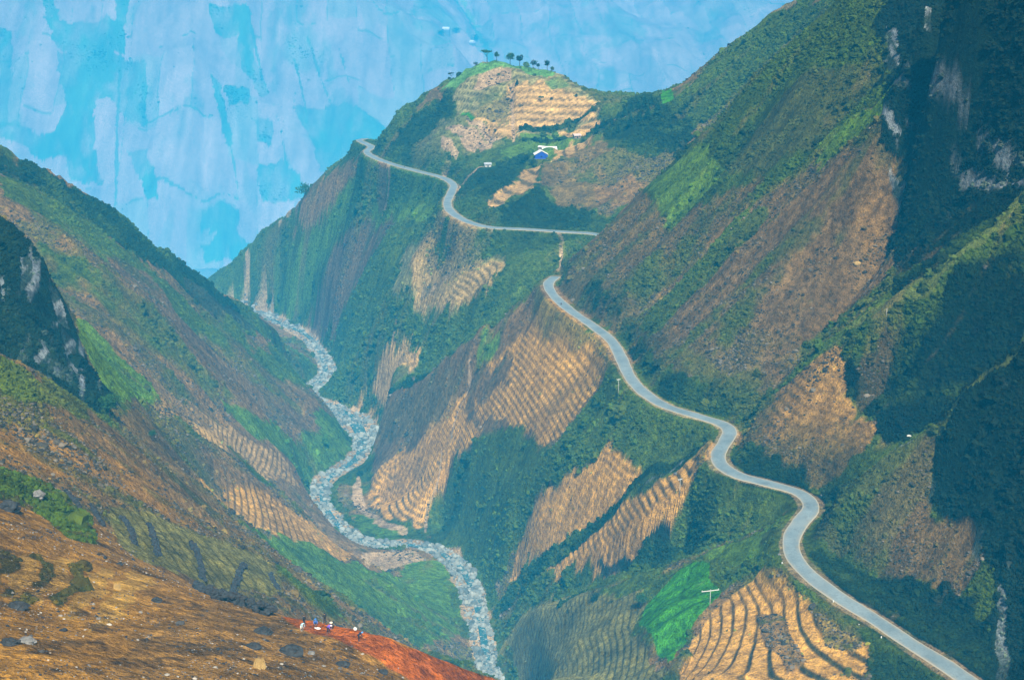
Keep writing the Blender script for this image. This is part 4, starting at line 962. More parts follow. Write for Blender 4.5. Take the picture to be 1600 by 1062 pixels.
# ------------------------------------------------------------------ things
def empty(name, loc, rz=0.0, label=None, cat=None, group=None):
    o = bpy.data.objects.new(name, None); SC.collection.objects.link(o)
    o.location = tuple(float(v) for v in loc); o.rotation_euler = (0, 0, rz); o.empty_display_size = 0.5
    if label: o['label'] = label
    if cat: o['category'] = cat
    if group: o['group'] = group
    return o
class MB:
    def __init__(s): s.v = []; s.f = []
    def add(s, vs, fs):
        b = len(s.v); s.v += [tuple(map(float, v)) for v in vs]; s.f += [tuple(i + b for i in f) for f in fs]
    def box(s, c, d, rz=0.0, taper=1.0):
        cx, cy, cz = c; dx, dy, dz = (q / 2 for q in d); cs, sn = math.cos(rz), math.sin(rz); vs = []
        for k, z in ((1.0, -dz), (taper, dz)):
            for x, y in ((-dx, -dy), (dx, -dy), (dx, dy), (-dx, dy)):
                x *= k; y *= k; vs.append((cx + x * cs - y * sn, cy + x * sn + y * cs, cz + z))
        s.add(vs, [(0, 3, 2, 1), (4, 5, 6, 7), (0, 1, 5, 4), (1, 2, 6, 5), (2, 3, 7, 6), (3, 0, 4, 7)])
    def tube(s, pts, rad, n=8, cap=True):
        pts = [Vector(p) for p in pts]; rings = []
        for i, p in enumerate(pts):
            d = (pts[min(i + 1, len(pts) - 1)] - pts[max(i - 1, 0)]).normalized()
            u = d.cross(Vector((0.3, 0.2, 1)) if abs(d.z) < 0.9 else Vector((1, 0.1, 0))).normalized(); w = d.cross(u)
            r = rad[i] if isinstance(rad, (list, tuple)) else rad
            rings.append([p + (u * math.cos(6.2832 * k / n) + w * math.sin(6.2832 * k / n)) * r for k in range(n)])
        vs = [v for r in rings for v in r]; fs = []
        for i in range(len(rings) - 1):
            for k in range(n): fs.append((i * n + k, i * n + (k + 1) % n, (i + 1) * n + (k + 1) % n, (i + 1) * n + k))
        if cap: fs += [tuple(range(n))[::-1], tuple(range((len(rings) - 1) * n, len(rings) * n))]
        s.add(vs, fs)
    def blob(s, c, r, rough=0.25, seed=0, n=8, m=6, flat=1.0):
        rd = random.Random(seed); vs = []; fs = []
        rx, ry, rz_ = r if isinstance(r, (tuple, list)) else (r, r, r * flat)
        vs.append((c[0], c[1], c[2] - rz_))
        for i in range(1, m):
            a = math.pi * i / m
            for k in range(n):
                q = 1 + rough * (rd.random() - 0.5) * 2; b = 6.2832 * (k + 0.5 * (i % 2)) / n
                vs.append((c[0] + rx * q * math.sin(a) * math.cos(b), c[1] + ry * q * math.sin(a) * math.sin(b), c[2] - rz_ * q * math.cos(a)))
        vs.append((c[0], c[1], c[2] + rz_))
        for k in range(n): fs.append((0, 1 + (k + 1) % n, 1 + k))
        for i in range(m - 2):
            for k in range(n): a = 1 + i * n; fs.append((a + k, a + (k + 1) % n, a + n + (k + 1) % n, a + n + k))
        a = 1 + (m - 2) * n
        for k in range(n): fs.append((a + k, a + (k + 1) % n, len(vs) - 1))
        s.add(vs, fs)
    def build(s, name, mat, parent=None, smooth=False, **kw):
        me = bpy.data.meshes.new(name); me.from_pydata(s.v, [], s.f); me.materials.append(mat)
        if smooth: me.polygons.foreach_set('use_smooth', [True] * len(me.polygons))
        me.update(); return link(name, me, parent, **kw)
ORD = ("first", "second", "third", "fourth", "fifth", "sixth", "seventh", "eighth", "ninth", "tenth", "eleventh", "twelfth", "thirteenth", "fourteenth", "fifteenth", "sixteenth")

WHITE = plain("white_roofing", (0.80, 0.80, 0.80), 0.5, 0.08, 0.6)
GREYR = plain("grey_roofing", (0.35, 0.38, 0.42), 0.7, 0.25, 0.6)
PINKR = plain("weathered_pink_roofing", (0.55, 0.42, 0.38), 0.7, 0.2, 0.6)
BLUEW = plain("blue_wall_paint", (0.020, 0.060, 0.42), 0.7, 0.2, 0.5)
EARTHW = plain("earth_wall", (0.30, 0.22, 0.14), 0.9, 0.25, 0.5)
PALEW = plain("pale_wall", (0.55, 0.55, 0.52), 0.9, 0.15, 0.5)
DARKW = plain("dark_wood", (0.035, 0.028, 0.020), 0.8, 0.3, 2.0)
GLASSM = plain("window_glass", (0.02, 0.03, 0.04), 0.1, 0.2, 1.0, 0.6)
CONC = plain("pale_concrete", (0.42, 0.42, 0.40), 0.85, 0.15, 2.0)
WHITEM = plain("white_metal", (0.72, 0.74, 0.76), 0.4, 0.05, 3.0)
PORC = plain("porcelain", (0.60, 0.58, 0.54), 0.3, 0.1, 3.0)
BARK = plain("bark", (0.075, 0.055, 0.038), 0.95, 0.35, 2.5)
DROCK = plain("dark_rock", (0.035, 0.038, 0.042), 0.9, 0.5, 1.6)
GROCK = plain("grey_rock", (0.17, 0.17, 0.17), 0.9, 0.4, 1.6)
STRAW = plain("straw", (0.42, 0.29, 0.11), 0.95, 0.3, 6.0)
SKIN = plain("skin", (0.36, 0.20, 0.13), 0.6, 0.08, 8.0)
HAIR = plain("black_hair", (0.012, 0.010, 0.010), 0.6, 0.2, 8.0)
RUB = plain("black_rubber", (0.02, 0.02, 0.02), 0.8, 0.2, 5.0)
def cloth(name, c): return plain(name, c, 0.9, 0.15, 5.0)

# ---------- houses
def house(px, py, y0, y1, rz, L_, Wd, h, rh, roofm, wallm, label, annex=None, eave=0.6, gable_door=True):
    p = ground_at(px, py, y0, y1)
    for q in PADS:
        if q[:2] == (px, py): p = np.array(q[2:])
    c, s_ = math.cos(rz), math.sin(rz)
    corners = [ground_z(p[0] + a * L_ / 2 * c - b_ * Wd / 2 * s_, p[1] + a * L_ / 2 * s_ + b_ * Wd / 2 * c) for a in (-1, 1) for b_ in (-1, 1)]
    zt = max(corners) + 0.15; low = min(corners) - 0.5
    root = empty("farmhouse", (p[0], p[1], zt), rz, label, 'house')
    m = MB(); m.box((0, 0, (low - zt) / 2 - 0.02), (L_ + 1.0, Wd + 1.0, zt - low)); m.build("plinth", GROCK, root)
    m = MB(); hw, hl = Wd / 2, L_ / 2
    vs = [(-hl, -hw, 0), (hl, -hw, 0), (hl, hw, 0), (-hl, hw, 0), (-hl, -hw, h), (hl, -hw, h), (hl, hw, h), (-hl, hw, h), (-hl, 0, h + rh), (hl, 0, h + rh)]
    m.add(vs, [(0, 1, 5, 4), (2, 3, 7, 6), (1, 2, 6, 9, 5), (3, 0, 4, 8, 7)]); m.build("wall", wallm, root)
    m = MB(); e = eave; k = rh / hw; t_ = 0.18
    for sg in (-1, 1):
        a = (sg * (hw + e), h - e * k); b_ = (0, h + rh)
        vs = [(-hl - e, a[0], a[1] + 0.03), (hl + e, a[0], a[1] + 0.03), (hl + e, b_[0], b_[1] + 0.03), (-hl - e, b_[0], b_[1] + 0.03)]
        vs += [(x, y, z + t_) for x, y, z in vs]
        m.add(vs, [(0, 1, 2, 3), (7, 6, 5, 4), (0, 4, 5, 1), (1, 5, 6, 2), (3, 2, 6, 7), (0, 3, 7, 4)])
    m.build("roof", roofm, root)
    m = MB(); m.box((0, -hw - 0.04, 1.05), (1.1, 0.08, 2.1)); d_ = m.build("door", DARKW, root)
    m = MB(); m.box((0.4, -hw - 0.11, 1.05), (0.08, 0.06, 0.2)); m.build("handle", WHITEM, d_)
    for sx in (-1, 1):
        m = MB(); m.box((sx * hl * 0.6, -hw - 0.03, 1.6), (1.1, 0.06, 1.0)); w_ = m.build("window", DARKW, root)
        m = MB(); m.box((sx * hl * 0.6, -hw - 0.07, 1.6), (0.9, 0.03, 0.8)); m.build("pane", GLASSM, w_)
    m = MB(); m.box((hl + 0.04, 0, 1.7), (0.08, 1.2, 1.0)); w_ = m.build("window", DARKW, root)
    m = MB(); m.box((hl + 0.10, 0, 1.7), (0.03, 1.0, 0.8)); m.build("pane", GLASSM, w_)
    m = MB(); m.box((-hl - 0.04, 0, 1.7), (0.08, 1.2, 1.0)); w_ = m.build("window", DARKW, root)
    m = MB(); m.box((-hl - 0.10, 0, 1.7), (0.03, 1.0, 0.8)); m.build("pane", GLASSM, w_)
    return root
house(845, 256, 1100, 1240, math.radians(96), 8.0, 10.0, 3.4, 2.8, WHITE, BLUEW, 'white roofed farmhouse with bright blue gable wall facing the road', eave=0.7)
house(858, 238, 1120, 1250, math.radians(8), 11.5, 6.5, 3.0, 1.8, WHITE, EARTHW, 'long white roofed farmhouse just behind the blue walled one')
house(851, 226, 1140, 1270, math.radians(-42), 12.0, 3.2, 2.4, 0.8, WHITE, EARTHW, 'narrow white roofed shed set slanting behind the long farmhouse', eave=0.3)
house(901, 222, 1140, 1260, math.radians(20), 5.5, 4.0, 2.4, 1.2, PINKR, EARTHW, 'small pinkish roofed hut half hidden at the edge of the dark forest')
house(762, 262, 1050, 1220, math.radians(10), 5.0, 3.8, 2.2, 1.0, GREYR, PALEW, 'small grey roofed hut where the side track ends')
house(697, 52, 4700, 8200, math.radians(-12), 30.0, 18.0, 6.5, 6.5, WHITE, PALEW, 'distant white roofed house between two trees on the pale mountain', eave=0.9)
house(738, 70, 4700, 8200, math.radians(-35), 20.0, 16.0, 6.5, 6.0, WHITE, PALEW, 'smaller distant white roofed house just above the knoll', eave=0.9)

# ---------- trees
def leaf_quads(m, lobes, n, size, rd):
    tot = sum(l[3] * l[4] for l in lobes)
    for (cx, cy, cz, r, rz_) in lobes:
        for _ in range(max(6, int(n * r * rz_ / tot))):
            a = rd.uniform(0, 6.283); ct = rd.uniform(-0.8, 1); st = math.sqrt(max(0, 1 - ct * ct)); q = rd.uniform(0.55, 1.08)
            x, y, z = cx + r * q * st * math.cos(a), cy + r * q * st * math.sin(a), cz + rz_ * q * ct
            u = Vector((rd.gauss(0, 1), rd.gauss(0, 1), rd.gauss(0, 0.6))).normalized(); w = u.cross(Vector((rd.gauss(0, 1), rd.gauss(0, 1), rd.gauss(0, 1)))).normalized()
            s_ = size * rd.uniform(0.6, 1.4); b = Vector((x, y, z))
            m.add([b - u * s_, b - w * s_ * 0.7, b + u * s_, b + w * s_ * 0.7], [(0, 1, 2, 3)])
def tree_mat(name, a, b_):
    m, t, b = new_mat(name, 0.75, 0.2)
    g_ = nd(t, "ShaderNodeNewGeometry"); f = noise_node(t, g_.outputs["Position"], 0.7, 3); 
    t.links.new(mixc(t, ramp(t, f, 0.3, 0.7), a, b_), b.inputs["Base Color"]); return m
LEAF = tree_mat("tree_leaves", (0.014, 0.050, 0.014), (0.045, 0.130, 0.022))
LEAFD = tree_mat("dark_tree_leaves", (0.006, 0.018, 0.008), (0.018, 0.048, 0.014))
NEEDLE = tree_mat("conifer_needles", (0.008, 0.034, 0.016), (0.022, 0.072, 0.020))
def tree(p, h, shape, leaf, label, group=None, seed=1, wide=1.0, n=380, cat='tree', name="tree"):
    rd = random.Random(seed); root = empty(name, p, rd.uniform(0, 6), label, cat, group)
    m = MB(); lean = rd.uniform(-0.04, 0.04) * h
    top = h * (0.95 if shape == 'conifer' else 0.7)
    m.tube([(0, 0, -0.5), (lean * 0.3, 0, h * 0.3), (lean, lean * 0.5, top)], [h * 0.032, h * 0.024, h * 0.010], 7)
    if shape != 'conifer':
        for k in range(5):
            a = k * 1.26 + rd.random(); z0 = h * rd.uniform(0.35, 0.6)
            m.tube([(lean * 0.6, 0, z0), (math.cos(a) * h * 0.13 * wide, math.sin(a) * h * 0.13 * wide, z0 + h * 0.12), (math.cos(a) * h * 0.26 * wide, math.sin(a) * h * 0.26 * wide, z0 + h * 0.2)], [h * 0.013, h * 0.009, h * 0.004], 5)
    m.build("trunk", BARK, root, smooth=True)
    m = MB()
    if shape == 'round':
        lobes = [(rd.uniform(-0.16, 0.16) * h * wide, rd.uniform(-0.16, 0.16) * h * wide, h * rd.uniform(0.48, 0.82), h * rd.uniform(0.16, 0.25) * wide, h * rd.uniform(0.12, 0.18)) for _ in range(8)]
    elif shape == 'flat':
        lobes = [(rd.uniform(-0.26, 0.26) * h * wide, rd.uniform(-0.26, 0.26) * h * wide, h * rd.uniform(0.80, 0.92), h * rd.uniform(0.14, 0.2) * wide, h * rd.uniform(0.05, 0.08)) for _ in range(7)]
    elif shape == 'bush':
        lobes = [(rd.uniform(-0.3, 0.3) * h * wide, rd.uniform(-0.3, 0.3) * h * wide, h * rd.uniform(0.3, 0.6), h * rd.uniform(0.22, 0.34) * wide, h * rd.uniform(0.22, 0.32)) for _ in range(7)]
    else:
        lobes = [(lean * q, 0, h * (0.25 + 0.7 * q), h * 0.20 * (1.05 - q) * wide, h * 0.07) for q in (0, 0.17, 0.34, 0.5, 0.66, 0.82, 0.95)]
    leaf_quads(m, lobes, n, h * (0.055 if n < 400 else 0.028), rd)
    m.build("crown", leaf, root)
    return root
def g_at(px, py, y0, y1): 
    return ground_at(px, py, y0, y1)
KN = [(761, 92, 13.5, 'flat', LEAF, 1.0, 'slim flat crowned tree, leftmost of the row on top of the knoll'),
      (776, 90, 10.5, 'round', LEAF, 1.0, 'round tree beside the slim flat crowned one on the knoll'),
      (797, 90, 13.5, 'round', LEAF, 1.35, 'broadest and tallest tree on the very top of the knoll'),
      (812, 98, 12.5, 'round', LEAFD, 0.8, 'dark tree with a long bare trunk right of the knoll top'),
      (822, 93, 6.0, 'bush', LEAF, 1.0, 'low bushy tree between two dark trees on the knoll crest'),
      (833, 98, 9.0, 'round', LEAFD, 1.2, 'spreading dark tree on the right shoulder of the knoll'),
      (841, 102, 7.0, 'round', LEAFD, 1.0, 'small dark tree touching the spreading one on the knoll shoulder'),
      (855, 106, 10.5, 'round', LEAFD, 0.9, 'dark round headed tree standing alone on the right crest of the knoll'),
      (863, 112, 6.5, 'bush', LEAF, 0.9, 'pale green bush at the right end of the knoll tree row'),
      (743, 103, 5.0, 'bush', LEAFD, 1.0, 'small dark bush on the left crest of the knoll'),
      (718, 112, 4.5, 'bush', LEAFD, 1.3, 'low dark bush on the left edge of the knoll'),
      (705, 124, 7.5, 'flat', LEAFD, 1.3, 'dark flat topped tree leaning out at the left edge of the knoll'),
      (808, 134, 7.5, 'conifer', LEAFD, 1.5, 'dark pointed tree at the top of the straight footpath'),
      (799, 160, 4.5, 'bush', LEAFD, 0.8, 'small dark bush beside the middle of the straight footpath'),
      (845, 161, 7.0, 'flat', LEAF, 1.2, 'little green umbrella shaped tree in the middle of the pale field'),
      (861, 157, 4.0, 'bush', LEAFD, 1.1, 'grey green bush right of the umbrella shaped tree'),
      (901, 152, 5.0, 'bush', LEAFD, 0.8, 'lone dark bush among the curved terraces at the right of the knoll'),
      (774, 207, 4.5, 'bush', LEAFD, 1.0, 'small dark bush at the lower edge of the pale knoll field'),
      (812, 168, 3.8, 'bush', LEAFD, 1.8, 'low wide bush just right of the straight footpath'),
      (780, 119, 3.8, 'bush', LEAF, 1.4, 'small green bush on the upper left field of the knoll'),
      (822, 252, 8.0, 'bush', LEAFD, 1.2, 'dark leafy tree left of the blue walled farmhouse'),
      (832, 258, 7.0, 'bush', LEAFD, 1.3, 'dark leafy tree touching the blue walled farmhouse'),
      (790, 250, 5.0, 'bush', LEAF, 1.3, 'green bush on the field between the hut and the farmhouses')]
for i, (px, py, h, shp, lf, wd, lab) in enumerate(KN):
    tree(g_at(px, py, 1080, 1345), h * 0.85, shp, lf, lab, 'trees around the knoll', 100 + i, wd)
for i, (px, py, h, wd, lab) in enumerate(((690, 56, 34, 1.0, 'tree at the left end of the distant house'), (713, 52, 34, 1.2, 'tree at the right end of the distant house'), (742, 64, 39, 0.9, 'tall tree behind the smaller distant house'))):
    tree(g_at(px, py, 4700, 8200), h, 'bush', LEAF, lab, 'trees by the distant houses', 140 + i, wd)
tree(g_at(478, 304, 1350, 1600), 15, 'bush', LEAF, 'bushy tree on the bare edge of the hill against the blue mountain', None, 151, 1.2)
tree(g_at(172, 652, 300, 700), 8.5, 'round', LEAF, 'bright green tree standing at the foot of the dark crag', None, 152, 1.15, 1500)
tree(g_at(239, 690, 300, 700), 4.5, 'round', LEAF, 'small green tree alone on the brown slope below the crag', None, 153, 1.1, 700)
tree(g_at(1001, 950, 380, 620), 6.5, 'round', LEAF, 'leafy tree between the striped field and the vivid green crop', None, 154, 1.2, 1300)
tree(g_at(928, 940, 420, 640), 5.0, 'bush', LEAFD, 'nearly black round bush at the top of the striped field', None, 155, 0.9, 1300, 'bush', "bush")
tree(g_at(886, 958, 420, 640), 2.6, 'bush', LEAFD, 'small dark bush left of the big black bush', None, 156, 0.9, 600, 'bush', "bush")
tree(g_at(955, 943, 420, 640), 2.2, 'bush', LEAFD, 'small dark bush right of the big black bush', None, 157, 0.9, 600, 'bush', "bush")
# conifers along the dark ridge right of the saddle
first = None
conx = [(932, 206), (943, 198), (955, 193), (966, 186), (976, 178), (987, 174), (998, 168), (1008, 164), (1018, 160), (1000, 185), (985, 195), (1012, 182), (966, 204), (1028, 175)]
for i, (px, py) in enumerate(conx):
    p = g_at(px, py + 4, 950, 1260); lab = f'{ORD[i]} conifer counted from the left along the dark ridge right of the farmhouses' if i < 9 else None
    if i >= 9: lab = 'dark conifer crowded among the others below the ridge right of the farmhouses'
    if first is None:
        first = tree(p, 10, 'conifer', NEEDLE, lab, 'conifers on the dark ridge', 160, 1.25, 380, 'conifer', "conifer")
    else:
        r = first.copy(); SC.collection.objects.link(r); r.location = tuple(map(float, p)); r['label'] = lab
        sc_ = random.uniform(0.75, 1.25); r.scale = (sc_, sc_, sc_ * random.uniform(0.9, 1.15)); r.rotation_euler = (0, 0, random.uniform(0, 6))
        for ch in list(first.children):
            c = ch.copy(); SC.collection.objects.link(c); c.parent = r
# small trees on the skyline of the ridge
for i, (px, py, lab) in enumerate(((1162, 70, 'little round tree on the skyline of the green ridge'), (1152, 78, 'tiny bush beside the little round tree on the skyline'), (1199, 40, 'small bush higher up on the skyline of the green ridge'))):
    tree(g_at(px, py, 950, 1200), (5.5, 3.5, 3.5)[i], 'bush', LEAFD, lab, 'trees on the ridge skyline', 180 + i, 1.0)

# ---------- poles
def pole(px, py, y0, y1, h, arm, rz, label, mat=CONC):
    p = g_at(px, py, y0, y1); root = empty("utility_pole", p, rz, label, 'utility pole')
    m = MB(); m.tube([(0, 0, -0.5), (0, 0, h)], [0.14, 0.08], 10); m.build("post", mat, root, smooth=True)
    if arm:
        m = MB(); m.box((0, 0.14, h - 0.35), (arm, 0.16, 0.20)); a = m.build("crossarm", WHITEM, root)
        for sx in (-0.47, 0, 0.47):
            m = MB(); m.tube([(sx * arm, 0.14, h - 0.25), (sx * arm, 0.14, h - 0.05), (sx * arm, 0.14, h + 0.15)], [0.05, 0.11, 0.06], 8); m.build("insulator", PORC, a)
    return root
pole(1109, 951, 380, 560, 7.0, 6.2, math.radians(14), 'power pole with a long white crossarm at the edge of the vivid green crop')
pole(966, 623, 560, 760, 9.5, 1.6, 0.3, 'pale pole on the slope just below the road bend')
pole(1385, 494, 480, 620, 3.2, 0, 0, 'short pale post on the dark green slope')
pole(1062, 775, 480, 640, 7.5, 2.0, 0.5, 'pole with a crossarm above the brown terraces near the road')
pole(1242, 10, 950, 1250, 7.5, 1.8, 0.4, 'tiny pole on the skyline at the top of the green ridge')

# ---------- marker stones on the outer edge of the road
mk = [(1342, 977, 'under the steepest part of the bank'), (1377, 996, 'second from the bottom of the picture'), (1302, 940, 'nearest the sharp road bend'), (1222, 880, 'at the outside of the sharp bend')]
for i, (px, py, w_) in enumerate(mk):
    p = g_at(px, py, 350, 500)
    m = MB(); m.box((0, 0, 0.22), (0.30, 0.20, 0.50)); m.box((0, 0, 0.53), (0.28, 0.18, 0.12), 0, 0.6)
    o = m.build("marker_stone", WHITEM, None, label=f'white marker stone at the road edge {w_}', cat='marker stone', group='white stones along the road edge')
    o.location = tuple(map(float, p))

# ---------- dry stone walls across the small field, dark outcrop, boulders
def stone_wall(pts, w, h, label, y0=180, y1=420, name="stone_wall", cat='stone wall', seed=0, mat=DROCK, each=1.0):
    rd = random.Random(seed); P = crom([g_at(a, b_, y0, y1) for a, b_ in pts], 0.55 * each)
    m = MB(); o0 = P[len(P) // 2].copy()
    for p in P:
        for _ in range(3):
            q = each * rd.uniform(0.30, 0.62); x = p[0] + rd.uniform(-w, w) / 2; y = p[1] + rd.uniform(-w, w) / 2
            z = float(ground_z(x, y)) + rd.uniform(0, h) - 0.1
            m.blob((x - o0[0], y - o0[1], z - o0[2]), (q * rd.uniform(0.8, 1.4), q * rd.uniform(0.8, 1.4), q * 0.75), 0.3, rd.random(), 6, 4)
    o = m.build(name, mat, None, label=label, cat=cat); o.location = tuple(map(float, o0)); return o
stone_wall([(192, 811), (202, 825), (210, 850)], 0.7, 0.7, 'dark dry stone wall curving across the olive field, third from the left', seed=1)
stone_wall([(231, 820), (240, 838), (247, 868)], 0.7, 0.7, 'dark dry stone wall in the middle of the olive field', seed=2)
stone_wall([(300, 851), (310, 872), (317, 905)], 0.7, 0.8, 'longest dark stone wall, running down to the outcrop', seed=3)
stone_wall([(383, 885), (372, 905), (362, 930)], 0.7, 0.8, 'dark stone wall bending left at the right end of the olive field', seed=4)
stone_wall([(423, 898), (428, 910), (433, 921)], 0.6, 0.6, 'short stone wall, rightmost on the olive field', seed=5)
stone_wall([(103, 768), (118, 785), (133, 805)], 0.8, 0.6, 'leftmost dark stone wall beside the green bushes', seed=6)
stone_wall([(143, 791), (150, 803), (160, 820)], 0.6, 0.6, 'short dark stone wall second from the left', seed=7)
stone_wall([(310, 912), (335, 925), (350, 938), (372, 944), (395, 950), (417, 960)], 1.6, 1.5, 'long black rocky outcrop along the edge of the front slope', 150, 260, "rock_outcrop", 'rock', 8, DROCK, 1.3)
for i, (px, py, r, fl, mt, lab) in enumerate((
        (455, 1022, 1.25, 0.6, DROCK, 'biggest black boulder below the orange field'), (486, 1021, 0.42, 0.6, GROCK, 'small flat grey stone right of the biggest black boulder'),
        (411, 990, 1.0, 0.6, DROCK, 'black rounded boulder above the dry stalk heap'), (396, 1012, 0.8, 0.5, DROCK, 'dark boulder left of the dry stalk heap'),
        (43, 1003, 0.75, 0.5, GROCK, 'grey boulder near the lower left corner'), (14, 1006, 0.8, 0.5, DROCK, 'dark boulder at the left edge near the lower corner'),
        (13, 797, 1.6, 0.7, DROCK, 'dark boulder at the left edge above the small terraces'), (60, 778, 1.1, 0.9, GROCK, 'pale upright rock among the green bushes'),
        (27, 950, 1.0, 0.5, DROCK, 'low black rock below the small terraces'), (598, 1052, 0.6, 0.6, DROCK, 'dark stone on the orange field edge at the bottom'),
        (535, 1040, 0.8, 0.5, DROCK, 'dark boulder under the row of workers'), (245, 940, 0.7, 0.6, DROCK, 'dark boulder in the middle of the ploughed front slope'),
        (1056, 741, 0.7, 0.8, GROCK, 'pale boulder at the top of the brown terraces'), (1420, 682, 0.8, 0.6, PALEW, 'white boulder on the ridge beside the dark cliff'),
        (1285, 774, 0.6, 0.5, GROCK, 'pale rock beside the inner road bend'), (1218, 866, 0.5, 0.5, GROCK, 'pale rock on the outside of the sharp road bend'),
        (1339, 414, 1.3, 0.7, STRAW, 'yellowish boulder in the dark gully of the brown mountain'))):
    p = g_at(px, py, 110 if py > 900 and px < 800 else 200, 700 if px > 700 else 330)
    m = MB(); m.blob((0, 0, r * fl * 0.5), (r * 1.15, r * 0.95, r * fl), 0.22, 300 + i, 10, 7)
    for k in range(3): m.blob((r * random.uniform(-1, 1), r * random.uniform(-0.8, 0.8), r * 0.15), (r * 0.4, r * 0.35, r * 0.3), 0.25, 400 + i * 5 + k, 7, 5)
    o = m.build("boulder", mt, None, label=lab, cat='boulder'); o.location = tuple(map(float, p))
def stalks(px, py, r, h, label):
    p = g_at(px, py, 110, 260); m = MB(); rd = random.Random(px)
    for k in range(150):
        a = rd.uniform(0, 6.28); q = r * math.sqrt(rd.random()); b_ = Vector((q * math.cos(a), q * math.sin(a), 0))
        tip = b_ * 0.35 + Vector((rd.uniform(-.3, .3), rd.uniform(-.3, .3), h * rd.uniform(0.6, 1.1)))
        m.tube([b_ - Vector((0, 0, 0.1)), tip], [0.035, 0.012], 3, False)
    o = m.build("stalk_heap", STRAW, None, label=label, cat='stalk heap'); o.location = tuple(map(float, p))
stalks(405, 1042, 0.8, 1.1, 'sheaf of dry maize stalks near the bottom edge')
stalks(183, 920, 0.6, 0.8, 'dry stalk clump above the ochre terrace')

